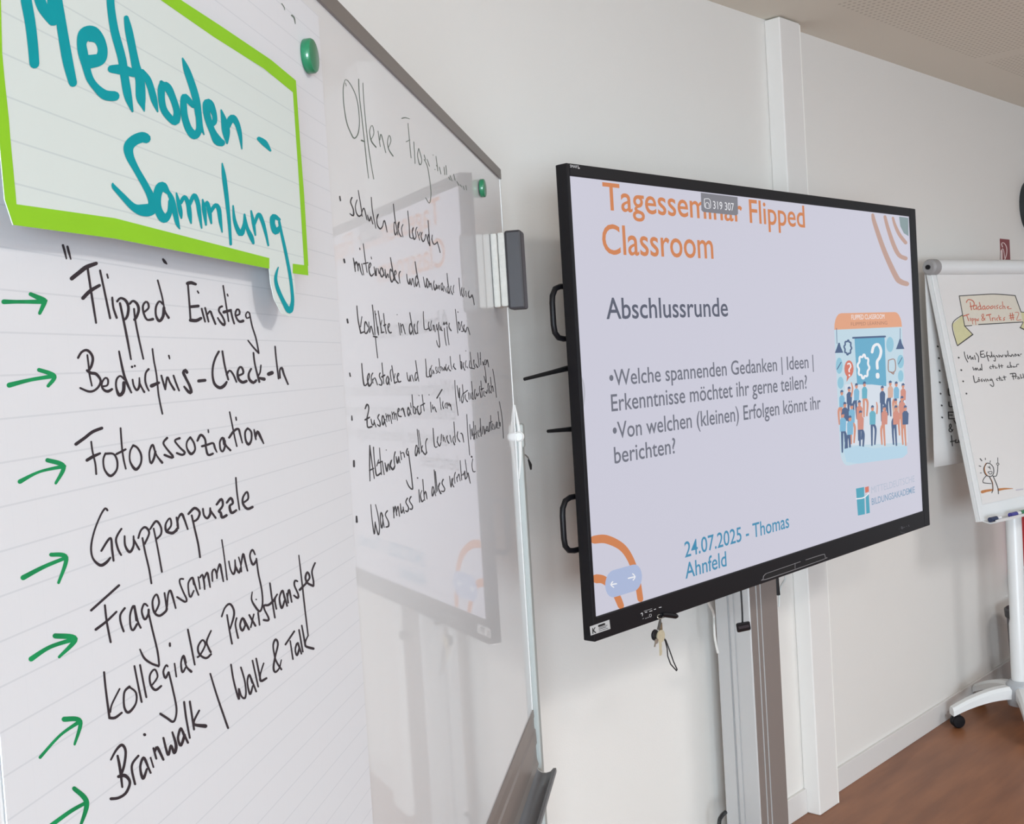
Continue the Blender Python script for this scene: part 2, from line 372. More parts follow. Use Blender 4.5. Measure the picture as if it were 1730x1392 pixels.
# ================================================================ handwriting on the sheet
R6, R7, R8 = (100, 400, 6.325), (280, 440, 7.732), (120, 580, 9.611)
LINES = {}
LINES['Flipped Einstieg'] = [(R6, "40,90,22 60,160 78,235,12;88,105,22 105,170 125,240,12;135,445,40 210,385 290,325,42 395,285,34;305,340,22 335,540 360,700 395,920,18;255,655,36 330,580 430,520,30;"
 "437,360,20 480,560 545,870,20;567,650,20 580,760 615,865,22;512,400,16 522,440,16;620,690,22 655,655 710,680,26 740,750 730,840 700,885,22 680,860;650,710,22 690,900 730,1100 768,1310,16;"
 "755,715,22 790,685 835,720,26 850,780 830,850 805,885;800,770,18 815,900 850,1080 900,1305,16;915,800,20 955,760 950,710 925,695 895,740 905,820 940,885 1000,880,28;"
 "1110,720,20 1070,690 1035,750 1035,840 1070,900,28 1110,850 1120,760;1053,465,16 1100,640 1130,790 1170,865,24;1110,240,20 1130,270,28 1150,290,12"),
 (R7, "285,300,40 330,290 390,310,32;290,310,22 305,500 320,700 325,780,24;320,605,34 425,595,34;325,780,40 400,785,40 460,755,34;415,400,18 430,425;470,630,22 490,710 515,800,20;"
 "515,620,22 540,720 560,800,20;550,700,18 580,660,24 610,730 650,830,22;735,600,26 705,615 695,660,22 740,730 770,800 765,845,30 720,810,24 680,750,18;750,330,18 780,520 800,650 822,795,18;760,675,36 850,650,30;"
 "805,440,16 812,465;850,650,22 870,740 895,825,20;920,720,22 965,700 960,650 930,640 910,700 935,770 970,800,30 1010,790,34;1095,690,18 1070,670 1045,710 1060,755 1095,740;"
 "1095,690,18 1130,860 1180,1020 1215,1200,18;1215,1210,22 1150,1140,20 1075,1045,16")]
LINES['Beduerfnis'] = [(R8, "115,235,34 170,145 250,110,38 320,160 355,250 330,370 285,440,36;265,190,26 285,350 300,500 340,690,22;260,440,36 320,480,44 410,500 480,600,34 450,700 370,770 280,780,34 150,725,28;"
 "500,700,28 590,680 600,590 560,560 510,620 500,700 540,760,36 600,780,44 665,745,36;870,590,28 800,530 740,590,30 735,720 785,840,50 850,780 860,640;780,130,26 830,380,34 870,540,36 920,670 980,800,26;"
 "990,380,34 992,384,34;1035,365,30 1037,369;1000,590,26 1020,690 1070,760,34 1110,690 1110,560,20;1120,660,26 1160,740 1190,790,32;1260,420,34 1215,480,28 1205,600 1230,700 1265,770,22;"
 "1322,90,24 1345,270 1390,520 1425,850 1485,1145,24;1310,690,56 1425,640,40"),
 ((270, 580, 7.522), "20,410,22 45,500 70,585;70,580,22 95,430 130,500 185,590,26;175,410,22 205,500 245,600,20;115,155,20 125,195,16;345,370,34 325,340 300,370 330,440,30 380,540 400,620,34 370,620 310,550,22;"
 "495,478,36 575,470,34;750,105,26 705,190,24 675,300 672,420 700,520,30 765,565,36 820,535 850,490,24;795,100,22 825,280 870,460,22;850,400,22 885,345 930,390 975,490,20;"
 "1000,410,24 1060,380 1050,320 1020,300 990,360 1000,450,30 1050,495,34 1100,480,32;1160,325,24 1130,390 1140,460,30 1190,500,34 1225,470,26;1190,120,20 1210,270 1265,490,24;1285,280,18 1275,370 1250,430,22 1325,455,40;"
 "1385,390,44 1425,375,44;1465,40,18 1480,200 1510,450,18;1530,440,18 1525,340 1550,310,26 1580,400,22 1630,520,18")]
LINES['Fotoassoziation'] = [((120, 690, 9.611), "80,580,48 220,480,46 350,380 500,320,44;328,540,26 350,700 395,900 410,1065,28;260,840,46 360,780 470,730,34;560,730,30 525,830,28 545,990 640,1095,40 740,1000,30 750,850 690,740 570,735,34;"
 "805,320,26 825,600 850,800 890,980,24;740,740,34 885,665,32;1010,600,30 960,700,26 960,860 1050,990,44 1130,900,30 1140,760 1080,640 1010,600,34;1370,720,26 1325,590,32 1275,700,26 1280,840 1305,890,34 1350,800 1370,700;"
 "1345,620,24 1390,760 1480,880,36;1560,480,36 1500,560,28 1560,660 1650,770,34 1640,800 1520,755,34"),
 ((280, 680, 9.611), "225,580,36 150,620,28 230,730 310,810,34 270,850 180,820,30;400,565,32 345,640,26 345,740 410,835,42 475,770,28 460,660 405,570;515,620,32 570,525,38 640,600,30 655,740 690,850,34 765,830,34;"
 "590,710,34 680,685 770,660,30 800,740,28 830,805,20;690,445,22 695,485;945,680,24 925,570,32 880,640,26 890,760 925,795,30 960,720 960,620;945,580,26 975,690 1050,775,32;1038,155,22 1080,360 1120,560 1155,710,22;"
 "1030,570,32 1110,460,36 1180,430,34 1210,520,26 1245,655,20;1140,240,22 1147,285;1330,420,32 1290,480,28 1300,610 1345,680,42 1390,610,28 1390,480 1335,420;1435,440,20 1450,520,30 1465,600,22;1465,560,20 1490,470,36 1540,560 1590,665,20")]
LINES['Gruppenpuzzle'] = [((140, 840, 9.281), "385,205,30 350,175 280,280,26 180,530 130,780,28 160,960 270,1065,42 360,1030 430,950,28;290,840,30 430,640,32 460,830 482,995,28;605,495,28 545,590,30 520,680 555,820 600,905,28;"
 "655,610,26 665,760,30 735,860,38 795,760,30 795,610,24;795,660,28 885,820,28;870,640,28 910,520 980,470,34 1040,560,28 970,730,30;935,640,26 975,850 1040,1130 1075,1350,26;"
 "1055,500,26 1150,375,34 1225,470,28 1225,580 1160,650,30;1110,490,24 1170,780 1240,1170,26;1310,540,30 1385,440,26 1365,330 1300,420 1310,530,36 1400,560 1470,520"),
 ((280, 790, 8.188), "20,890,34 100,905,34 160,840,26;150,690,24 165,770,28 170,840;160,800,22 175,700 220,640,34 260,720,26 305,850,22;315,640,28 400,560,34 470,620,28 440,710 385,745,26;360,660,24 400,840 450,1060 475,1240,24;"
 "515,570,24 530,660 575,700,30 615,640 615,560,22;615,590,26 690,695,26;705,510,28 770,435,32 790,520,26 735,605,32 760,620 780,690,34 840,660,34;845,485,26 900,420,32 930,490,28 885,530,30 900,610,34 925,625 975,590,28;"
 "970,140,20 985,330 1020,580,20;1065,490,24 1140,430 1125,335 1070,410 1070,500,28 1130,570,32 1200,545,32")]
LINES['Fragensammlung'] = [((140, 970, 8.188), "115,500,30 500,155,30;305,430,26 330,650 385,940,26;180,765,34 330,650,30 465,520,26;580,470,28 520,560,26 525,670 565,790,26;740,640,24 705,440,28 655,560,24 660,720 695,775,28 750,690;"
 "715,440,24 760,650 800,740,26;895,440,22 850,410,26 815,510,24 855,625,28 905,560 910,490;915,560,24 960,760 1030,1050 1055,1260,24 1030,1265,28 940,1230 850,1160 790,1040,18;"
 "1000,530,24 1055,400 1020,280,24 965,370 985,520,28 1060,575,30 1150,510 1160,470;1130,260,22 1160,470,22;1165,450,22 1180,280 1210,225,26 1245,320 1285,470,20"),
 ((270, 900, 8.7), "345,680,24 300,680 295,740,22 350,880 395,980,26 370,1015,28 255,945,26;500,760,22 480,660,30 420,740,22 430,900 455,945,26 500,850,20;490,670,24 530,810 570,915,22;565,650,20 580,740 590,825,20;"
 "590,660,20 625,615,26 650,720 660,830,20;650,680,20 695,585,28 720,680 740,800,20;775,710,22 770,580,24 805,535,26 835,600 840,670,20;835,620,18 880,460,26 910,580 935,715,20;912,105,18 950,370 990,690,20;"
 "1015,420,20 1040,540 1085,610,26 1110,520 1105,400,18;1115,500,26 1165,590,28 1185,520,22;1160,360,18 1190,470 1200,570,22;1195,470,20 1225,310,26 1255,420 1290,560,20;1400,320,20 1360,250,26 1325,340,22 1370,470,30 1420,400,24;"
 "1420,380,22 1450,600 1500,850 1510,1050 1470,1155,28 1400,1080 1350,980,20 1360,870,14")]
LINES['kollegiales Praxistransfer'] = [((160, 1060, 8.19), "130,620,26 155,870 205,1250,30;345,850,22 240,1060 215,1170,24;205,1250,34 280,1250,34 375,1180,26;480,820,34 410,900,26 410,1100 470,1175,34 570,1050,24 570,900 480,825;550,535,24 600,790 650,1030,26;"
 "628,520,24 670,740 715,965,24;800,790,22 870,680 830,580,24 765,660 775,790,26 840,865,32 920,810,26;1010,540,22 990,520 950,610,24 980,700,28 1020,620,22;1025,620,24 1080,850 1130,1100 1120,1250 1080,1305,30 1010,1260 910,1195,30;"
 "1105,500,20 1130,680,20;1040,220,26 1042,255;1265,490,20 1230,390,26 1195,490,22 1215,620,26 1260,550,20;1230,400,22 1270,540 1335,610,34;1290,30,24 1340,280 1385,515,22;"
 "1425,410,26 1460,380,22 1530,240 1490,175,24 1430,270 1450,370,26 1540,425,28 1610,370,26;1610,45,20 1550,190,24 1570,270 1605,340,28"),
 ((350, 920, 7.733), "190,940,20 230,830 290,775,26 340,830,24 350,930 300,1100,20;260,920,20 290,1110 325,1295,22;385,960,20 370,1050 405,1220,22;500,1060,18 465,960,26 430,1050,22 460,1125,28 500,1050,20;480,970,22 545,1105,28;"
 "550,920,22 630,1060,26;610,910,18 570,1080,20;665,890,20 675,960 685,1050,18;640,715,16 642,718;860,740,28 800,790 745,795,26 750,850,20 800,950,22 800,990,26 740,985,26;820,505,20 850,730 885,955,20;915,650,20 885,720 905,840,20;860,740,24 915,650,18;"
 "1010,700,18 985,600,24 945,700,20 975,830,26 1015,720,18;990,610,22 1045,800,22;1040,640,18 1060,760,20;1050,690,16 1070,590,24 1105,750,18;1180,480,20 1150,470,24 1140,530,20 1190,650 1185,700,26 1135,665,20;"
 "1198,140,14 1240,500,18 1280,860 1320,1190,16;1210,590,28 1300,500,24;1290,500,22 1340,430 1310,360,24 1285,430 1310,500,24 1385,540,28;1410,240,20 1370,350,20 1390,480 1390,535,22")]
LINES['Brainwalk | Walk & Talk'] = [((170, 1170, 6.27), "110,710,18 165,610,22 225,555,28 265,620,24 250,770 215,870,28;180,670,22 205,800,26 230,1000,20;190,890,30 260,880,34 310,950,26 270,1060 190,1115,26 110,1125,28;400,670,22 330,780,22 365,970,22;"
 "500,770,18 455,690,26 420,790,22 450,910,28 490,810,20;465,700,22 530,850,20;530,690,16 560,790,16;465,445,28 468,447;560,590,20 590,700,20;580,620,18 600,580,28 665,710,22;665,480,20 715,660,24 745,560,22 780,640,28 800,560 760,420,18;"
 "880,450,18 850,380,26 820,480,22 850,560,26 890,450;860,390,22 925,530,22;885,100,20 905,260 945,480,18;945,95,20 990,390,20;1045,190,18 990,300,20 1000,340,26 1110,355,38;1162,-200,16 1235,40,18 1350,375,20"),
 ((380, 1040, 8.7), "90,720,24 130,960 205,1230,26 205,1070,22 240,1180,24 290,1215,28 310,1130,22 290,950 235,760,22;400,990,20 360,870,28 330,980,22 370,1155,28 410,1030,20;370,880,24 460,1115,24;405,660,22 490,1045,22;460,630,22 520,930,26;"
 "570,700,20 520,870,20 530,960,34 610,920,28;830,790,26 770,700,24 735,610,22 710,440 745,350,30 780,420,24 740,600 715,760,26 740,830,28 800,770,20 830,650,14;890,425,24 1020,230,24;960,370,18 1000,640,22;"
 "1090,470,18 1065,400,24 1035,500,22 1060,585,26 1095,480;1075,400,20 1125,560,22;1090,210,22 1145,530,22;1130,145,20 1185,450,26;1225,290,18 1185,380,20 1190,450,30 1300,485,34")]
for t, dat in LINES.items():
    for part in dat: pen('written_word', [part], SH, 0.00012, ink, sheet, k=1.14, step=0.000002)
pen('written_line', [((0, 0, 1), "476,6,1.5 480,12 481,17,1;493,26,3 497,30,2.5 499,40,1.2")], SH, 0.00012, inkg, sheet)
for reg, st in [((0, 480, 3.867), "25,115,32 120,115,24 290,115,30;200,65,26 285,105,36 290,120,32 260,190,22"), ((0, 480, 3.867), "60,660,34 200,625,24 355,600,28;255,560,26 355,600,28 315,665,22"),
                ((0, 480, 3.867), "130,1290,30 260,1225,18 420,1190,26;310,1150,28 415,1190,30 365,1300,18"), ((0, 920, 2.949), "115,165,26 220,110,20 330,65,18;255,50,20 330,65,22 292,190,14"),
                ((0, 920, 2.949), "155,570,26 250,510,20 375,470,22;275,455,26 375,470,26 295,560,14"), ((0, 920, 2.949), "200,1060,16 300,950,14 400,880,20;320,870,26 400,880,22 372,995,12"),
                ((0, 920, 2.949), "240,1410,22 350,1330,20 430,1285,18;370,1215,22 432,1285,26 398,1410,12")]:
    pen('arrow', [(reg, st)], SH, 0.00012, grn, sheet, step=0.000004)
# ================================================================ handwriting straight on the board
RA = (560, 310, 8.65)
BL_ = {}
BL_['Offene Fragestellungen'] = (inkg, 1.1, [((570, 120, 6.958), "90,105,8 70,200,10 75,380 110,600,12 160,730 200,790,16 245,730,12 260,580,8 235,350 180,200 120,110,8 90,105;95,140,6 105,175;250,95,12 260,300,10 290,560 320,830 345,1070 368,1260,6;"
 "300,140,6 315,400,8 350,760,10 385,1020 428,1270,5;285,815,22 320,830,14;395,810,8 430,730 410,640 380,700,9 400,820,14 455,895,14;478,705,8 505,890,8;500,810,6 515,745,12 570,960,6;600,900,8 630,820 610,755,7 590,830,8 605,920,12 655,1000,14"),
 ((670, 180, 7.73), "70,155,16 110,145,14 170,160,6;150,220,7 165,400,8 190,670,5;125,460,12 175,435,8;225,460,6 235,600 242,745,5;290,545,7 275,640 305,760,14 330,700,7 290,545;360,630,8 380,700;360,690,8 405,790,10 440,1010,8 450,1150,6 430,1260,9 380,1190,4;"
 "400,690,5 430,780,6;475,630,7 480,635;500,820,5 504,825;515,650,8 540,840,5;520,770,5 530,780;560,790,8 580,880,5;620,790,4 630,890,4;645,770,4 655,890,4;680,920,5 700,960;700,900,6 725,970;745,885,9 765,960,6;790,980,6 815,1030;830,1020,6 850,1050;870,1040,6 885,1085;905,1030,6 915,1090")])
BL_['schulen'] = (ink2, 1.15, [(RA, "122,190,22 132,250,22;300,205,22 280,270,18 320,380 320,470,26 270,440,14;375,240,14 350,330,14 365,430,16 405,480,26 445,450,18;392,100,12 430,330,14 450,480,12;440,440,14 475,360,18 520,530,14;525,460,12 555,550,22 575,480,12;"
 "575,480,12 605,590,16;582,200,12 600,400,14 650,655,10;665,520,10 685,445,20 665,500,14 670,600,16 715,665,24 750,620,16;750,620,12 775,540,18 815,710,12;905,300,14 930,520,14 970,750,12;950,620,12 920,560,12 915,650,12 935,755,18 960,690,10;"
 "980,650,10 990,560,16 970,620,14 990,730,16 1020,775,18;1045,600,14 1025,660,12 1045,780,10;1115,400,12 1135,600,12 1150,790,16 1200,790,16;1180,720,10 1200,640,14 1180,690,12 1210,820,20 1235,780,12;1250,640,14 1230,690,12 1240,780,10;"
 "1255,700,10 1290,830,10;1280,760,10 1300,710,12;1310,770,10 1325,710,16 1310,770,12 1340,850,20 1370,800,12;1370,800,10 1380,740,10 1420,880,10;1412,540,12 1425,700,12 1440,900,14;1430,800,10 1415,740 1410,820,12 1438,910,16;"
 "1465,820,10 1475,750,12 1470,820,12 1500,890,20 1550,855,14;1545,850,14 1570,930,12 1590,1010,12")])
BL_['miteinander'] = (ink2, 1.15, [((570, 410, 11.53), "130,325,38 142,385,38;310,300,18 335,430,26 350,560,20;335,480,20 365,370,32 400,460,22 405,550,18;400,480,18 420,400,26 460,560,20 490,630,16;475,410,18 515,630,16;435,105,20 440,135;505,20,16 540,300,18 580,580,16;510,410,30 595,390,26;"
 "620,500,18 655,440 640,390,26 615,450,22 625,580,24 665,650,34 710,600,20;715,470,16 740,640,18;658,275,14 668,320,10;740,620,18 755,490,14 760,640,24;790,500,16 815,600,20;890,560,18 860,480,24 830,570,20 870,670,32 910,590,18;880,500,20 915,640,18;"
 "930,520,16 950,690,24 980,600,16 1000,680,18;1035,290,18 1070,500,22 1110,740,18;1060,560,18 1035,510,22 1025,640,20 1060,770,30 1095,700,16;1110,640,16 1150,600 1130,535,24 1110,600,20 1130,720,22 1185,790,30;1225,560,26 1200,620,20 1220,790,14;"
 "1350,610,12 1365,730,18 1400,810,30 1415,700,16;1415,700,14 1440,830,16 1465,690,16 1505,860,14;1515,370,18 1550,600,20 1605,870,14;1560,700,16 1540,640,20 1520,740,18 1540,850,28 1570,760,14"),
 ((680, 430, 12.357), "435,470,12 480,690,20 500,560,12;510,500,26 505,600,18 525,700,24 550,600,14 515,500,20;555,560,14 575,680,14;575,640,14 590,590,22 625,740,16;655,600,12 665,540,18 650,620,18 680,745,32 710,650,14;700,620,12 715,720,12;"
 "720,640,12 740,720,14 765,630,16 775,730,14;830,590,18 805,640,16 825,750,24 850,670,12;835,600,14 860,770,10;870,660,12 880,690 920,790,12;930,390,14 950,600,20 990,820,12;955,660,14 930,700,16 960,820,22 975,740,12;1000,730,10 1015,650,16 1005,730,14 1045,830,26;"
 "1075,640,14 1060,720,12 1070,800,10;1180,490,12 1195,700,14 1220,860,14;1235,770,10 1240,680,14 1230,780,14 1265,880,26;1285,700,14 1275,760,10 1290,860,10;1320,760,10 1335,880,10;1370,820,12 1390,750,20 1375,830,16 1405,905,34 1440,860,20;1450,850,40 1480,930,20 1500,1050,18")])
BL_['Konflikte'] = (ink2, 1.15, [((575, 510, 13.3), "155,390,40 170,470,40;372,90,24 400,400,26 460,700,32;485,330,20 455,560,22;460,700,40 540,670,34;620,560,20 565,440,32 545,560,24 550,680 585,710,40 640,600,22 640,450,16;660,680,34 690,540,24 745,740,26;720,70,24 755,400,22 780,740,22;"
 "790,800,20 810,1000,20 840,1260,20;750,775,40 820,790,40;775,200,18 850,700,26;845,560,16 860,740,24;800,270,14 805,285;852,200,20 900,500,22 930,690,28;935,410,16 905,560,20;925,690,38 975,680,34;972,260,20 1000,520,22 1035,710,20;985,530,44 1020,510,34;"
 "1075,590,20 1110,530 1095,480,24 1070,540,22 1080,640,28 1115,695,38 1145,685,34;1310,470,16 1350,745,18;1275,285,20 1277,290;1350,480,16 1380,690,24;1370,560,16 1400,500,26 1460,720,18;1562,240,20 1600,480,22 1650,740,18;1610,560,22 1575,480,26 1550,600,24 1580,730,38 1620,640,20"),
 ((690, 510, 14.417), "150,600,20 150,530,26 140,640,26 185,780,36 225,740,22;235,470,26 215,570,20 230,770,18;365,235,20 370,420,22 395,670,26 480,650,34;490,570,20 500,480,24 490,570,22 525,700,40 560,670,24;565,460,20 545,560,16 560,670,20;600,560,16 610,690,14;"
 "605,600,16 620,560,24 655,730,20;680,600,14 690,540,24 690,620,20 715,690,24 740,500,18;725,690,20 750,900,22 765,1050,22 755,1110,26 710,1040,20 685,940,14;760,560,14 765,690,14;790,600,14 800,680,40 830,700,20;850,560,14 865,490,30 880,560,22;"
 "875,640,20 890,840,22 925,1060,16;900,540,16 925,490,36 940,560,22;940,600,20 960,830,20 990,1050,16;985,600,16 1000,510,22 990,610,24 1040,700,34;1145,180,16 1175,480,16 1205,760,12;1205,245,30 1208,250;1215,490,28 1220,600,16 1250,700,22 1265,580,14 1225,490,26;"
 "1300,480,26 1295,560,16 1340,680,20 1325,720,26 1290,715,22;1345,600,16 1365,550,28 1350,640,18 1390,740,34 1420,640,18;1415,640,16 1445,620,26 1500,800,16")])
R5 = (580, 600, 9.943); R6b = (700, 585, 11.133)
BL_['Lernstarke'] = (ink2, 1.15, [(R5, "108,300,22 118,355,26;310,140,18 325,330,20 355,510,28 410,470,22;410,450,18 440,350 430,305,20 405,390,20 435,520,34 480,460,20;495,300,22 470,360,16 475,460,14;490,400,14 500,470,14;500,420,14 530,380,20 575,500,16;620,300,22 605,350,18 650,450,20 640,505,28 600,490,18;"
 "650,130,16 680,480,16;650,365,34 695,335,28;770,400,14 745,350,20 720,430,18 745,495,24 770,400;755,370,14 780,500,14;805,240,16 790,290 810,440,14;815,175,16 850,400,16 865,465,22;870,310,14 855,390,14;865,470,26 900,450,26;905,370,14 935,330 925,300,18 905,360,18 930,450,28 965,440,26;"
 "1068,290,12 1085,400,16 1110,440,22 1125,340,12;1125,340,12 1135,440,14;1150,330,14 1185,440,12;1215,90,14 1245,300,16 1270,440,12;1245,310,14 1220,290,20 1205,380,14 1220,430,22 1250,360,12"),
 (R6b, "210,240,16 225,420,18 235,575,24 290,560,20;280,480,14 300,410,16 285,480,16 305,580,30 335,500,12;330,360,16 310,420,12 330,520,12;345,440,12 360,520,14;360,460,12 380,510,12;410,390,18 405,440,14 435,490,18 410,510,16;450,390,14 445,460,14 480,500,22;462,230,14 490,470,14;"
 "480,410,12 505,380,16 525,460,12;530,400,12 560,460,22 570,380,12 590,450,16;600,340,16 590,400,12 615,465,22 630,400,12;650,360,14 645,420,12 680,460,26;675,190,14 690,350,14 710,430,12;730,390,12 750,320,18 740,380,16 775,430,28;"
 "855,160,14 875,390,14 890,430,22 890,300,20 870,290;915,400,12 930,300,14 920,370,12 950,450,20;975,270,14 960,330,12 970,400,12;968,85,16 970,90;990,380,12 1005,410,16;1045,270,12 1035,390,14 1070,410,22 1130,420,22;1050,110,12 1080,400,12;1120,260,24 1120,330,14 1140,400,18;"
 "1150,330,12 1190,395,30;1190,120,14 1220,380,14;1240,115,12 1250,350,14;1240,235,24 1243,240;1290,290,20 1300,350,26;1335,250,16 1310,340,16 1345,340,26;1320,370,14 1340,500,14 1350,690,18 1310,560,10;1360,260,20 1350,330,20;1375,260,24 1400,390,14")])
BL_['Zusammenarbeit'] = (ink2, 1.15, [(R5, "143,1020,20 147,1090,28;368,900,22 400,825,32 430,890,20 400,1050,24;370,1085,34 440,1045,28;400,1090,24 405,1190,22 425,1215,34 480,1200,30;465,1070,16 485,1160,22 510,1170,24 520,1090,14;520,1120,16 550,1205,18;600,1000,28 580,1050,18 620,1130,20 615,1195,28 575,1165,18;"
 "690,1090,14 660,1010,20 650,1100,18 670,1175,26 700,1080;675,1020,16 720,1200,14;715,980,12 735,1120,14;730,1050,12 750,990,16 770,1110,14;765,1040,12 785,1000,16 815,1150,14;815,950,12 835,1080,14;830,1000,12 850,950,16 870,1080,14;865,1020,12 885,970,16 910,1095,14;"
 "920,960,14 945,920 930,890,22 915,950,18 930,1020,22 970,1030,28;970,930,12 1000,890,30 1040,1030,16;1105,920,14 1090,870,20 1080,950,16 1100,1020,24 1125,930,14;1100,880,14 1140,1000,14;1140,880,14 1130,800,10;1155,665,16 1170,850,16 1185,970,16 1215,980,20 1210,890,18 1175,860,16;"
 "1225,920,12 1260,850,18 1240,880,14 1275,1000,28 1310,950,16;1300,840,12 1310,960,16;1270,675,14 1275,680;1325,665,14 1360,940,12;1320,840,26 1365,810,24"),
 (R6b, "305,1050,16 320,1240,14;275,910,18 278,915;340,1100,14 350,1190,22 375,1130,14 400,1200,20 415,1235,18;425,975,26 520,815,26;480,960,14 505,1190,14;530,1120,12 540,1030,14 530,1100,14 550,1170,24;590,1070,14 575,1130,12 600,1160,16;605,1060,14 625,1170,12;625,1060,12 640,1130,14 655,1060,12 670,1140,14 680,1080,12 700,1200,12;"
 "762,640,14 780,950,14 825,1300,14;1475,430,14 1510,650,14 1545,960,12;805,740,14 845,970,22 850,780,16 860,1030,14;900,920,16 885,1000,14 905,1070,20 930,960,12;905,720,10 925,960,14;910,900,22 1000,830,20;955,950,12 960,900,14 960,980,14 1000,1040,24;1020,870,12 1030,1000,10;1045,880,12 1065,990,14;"
 "1085,870,14 1080,950,12 1100,1000,12;1075,660,8 1110,1000,12;1140,810,18 1130,920,14 1145,1000,16 1165,900,12;1170,880,12 1190,940,24 1210,880,12;1235,750,16 1225,800,12 1255,960,26;1250,650,12 1280,950,14;1260,810,36 1300,790,20;1310,840,14 1305,920,14 1335,940,16;1335,850,12 1360,890,26 1370,820,12;"
 "1390,700,24 1385,780,14 1410,880,20;1420,740,18 1415,820,14 1445,875,26;1430,580,10 1460,850,12;1455,780,12 1470,740,18 1490,850,12")])
RC = (590, 750, 7.52); RD = (580, 680, 5.966)
BL_['Aktivierung'] = (ink2, 1.15, [(RC, "60,215,26 62,285,28;262,20,16 260,250,16 265,470,12;262,30,16 290,240,14 320,440,12;260,335,20 310,310,18;308,40,14 320,200,12 342,380,18 360,400,24 400,370,20;375,200,12 350,280,14;385,50,10 410,390,14;375,240,24 420,220,16;420,220,14 445,390,12;470,75,12 472,78;455,240,12 480,350,22 490,260,12;"
 "500,250,12 515,330,14;520,290,12 540,200,16 520,270,18 555,325,30 580,280,16;585,100,16 570,180,14 580,280,12;595,160,12 615,245,24 630,160,12;630,160,10 645,240,12;650,90,10 665,200,12;660,120,12 690,110,14 705,170,12;740,60,18 725,110,14 745,145,20;750,90,14 775,270,14 800,480,14 805,575,18 760,540,16 725,460,10"),
 (RD, "745,440,9 735,430,12 725,500,10 735,540,14 755,460;745,440,9 765,520,8;745,270,9 770,510,8;760,280,8 790,500,8;790,470,8 800,430,10 790,470,10 825,525,16 840,500;845,365,14 830,410,9 840,510,10;905,260,9 920,440,12 945,445,12;945,400,8 955,340,10 948,390,9 970,440,14 985,400,8;990,320,10 985,390,8;1005,330,8 1010,390,8;"
 "1015,350,8 1030,400,8;1040,360,8 1050,330,10 1045,370,9 1065,410,14;1075,330,8 1090,400,8;1115,195,8 1130,400,9;1115,340,8 1105,380 1122,425,14;1145,340,8 1155,290,9 1150,350,9 1175,395,12;1185,310,12 1200,320 1215,400,8;1245,120,6 1255,300,7 1275,530,5;1573,-9,7 1600,150,7 1615,360,5;"
 "1275,220,7 1285,370,8;1290,270,7 1300,340,9;1300,260,7 1308,330;1315,370,10 1318,300,7;1310,190,5 1325,370,7;1320,330,10 1345,300,8;1330,230,4 1345,360,6;1360,280,9 1358,320,8 1370,345,9;1380,160,7 1390,340,10;1375,300,8 1385,230,8;1400,320,8 1405,270,8 1405,240;1415,240,8 1425,320,10;1430,270,8 1432,310;"
 "1445,240,8 1440,290,9 1450,280;1455,240,7 1460,295,10 1475,280,8;1475,200,10 1470,290,12;1485,130,5 1490,280,8;1475,205,12 1500,190,8;1505,210,8 1500,260,9 1510,270,10;1515,220,7 1525,270,9;1545,195,9 1535,260,10;1555,200,7 1550,255,10 1575,255,8;1560,90,5 1575,240,7;1580,200,10 1585,240,6")])
BL_['Was muss'] = (ink2, 1.15, [(RC, "93,920,22 97,990,30;275,770,10 290,950,12 320,1145,16 330,990,12;330,1000,12 370,1155,18 385,1060,12 365,900,12 335,770,10;430,920,12 405,870,18 395,960,14 415,1070,18 430,960,12;415,880,14 445,1060,12;485,850,20 460,900,14 500,990,16 500,1045,22 470,1055,20;560,800,14 570,940,14;"
 "570,870,12 585,790,16 605,910,14;605,860,12 620,790,14 640,920,12;650,760,12 665,880,18 685,830,12;685,800,12 700,880,14;740,690,20 720,740,14 755,810,16 740,860,20 720,850;785,670,20 765,720,14 805,790,16 795,830,20 775,825;885,580,12 895,740,12;868,430,18 870,434;925,590,10 905,650,12 925,735,20 945,710,14;"
 "935,450,12 950,640,12 960,720,10;955,640,12 970,600,16 990,700,12;1075,560,12 1060,540,14 1050,620,12 1060,665,18 1080,590;1070,550,12 1100,660,10;1080,330,12 1105,620,12;1095,350,12 1120,600,12;1130,540,12 1155,490,14 1135,560,14 1165,630,22;1195,450,18 1180,500,14 1215,570,14 1200,605,18 1175,600;"
 "1275,410,10 1295,550,12 1305,440,10;1305,500,10 1320,430,10 1310,500,12 1330,545,14;1350,360,12 1335,420,10 1345,500,8;1365,420,10 1375,480;1375,430,10 1395,380,12 1410,470,8;1410,210,8 1430,460,10;1430,400,12 1460,370;1475,200,8 1500,400,8;1455,400,10 1470,340,10 1475,450,14 1500,410;1510,370,18 1540,500,8;"
 "1555,160,22 1558,165;1570,190,10 1560,270,8 1575,350,12 1600,350,14")])
for t, (mm, wm, dat) in BL_.items():
    for part in dat: pen('written_phrase', [part], BRD, 0.00012, mm, wb, wmin=wm, k=0.92, step=0.000002)
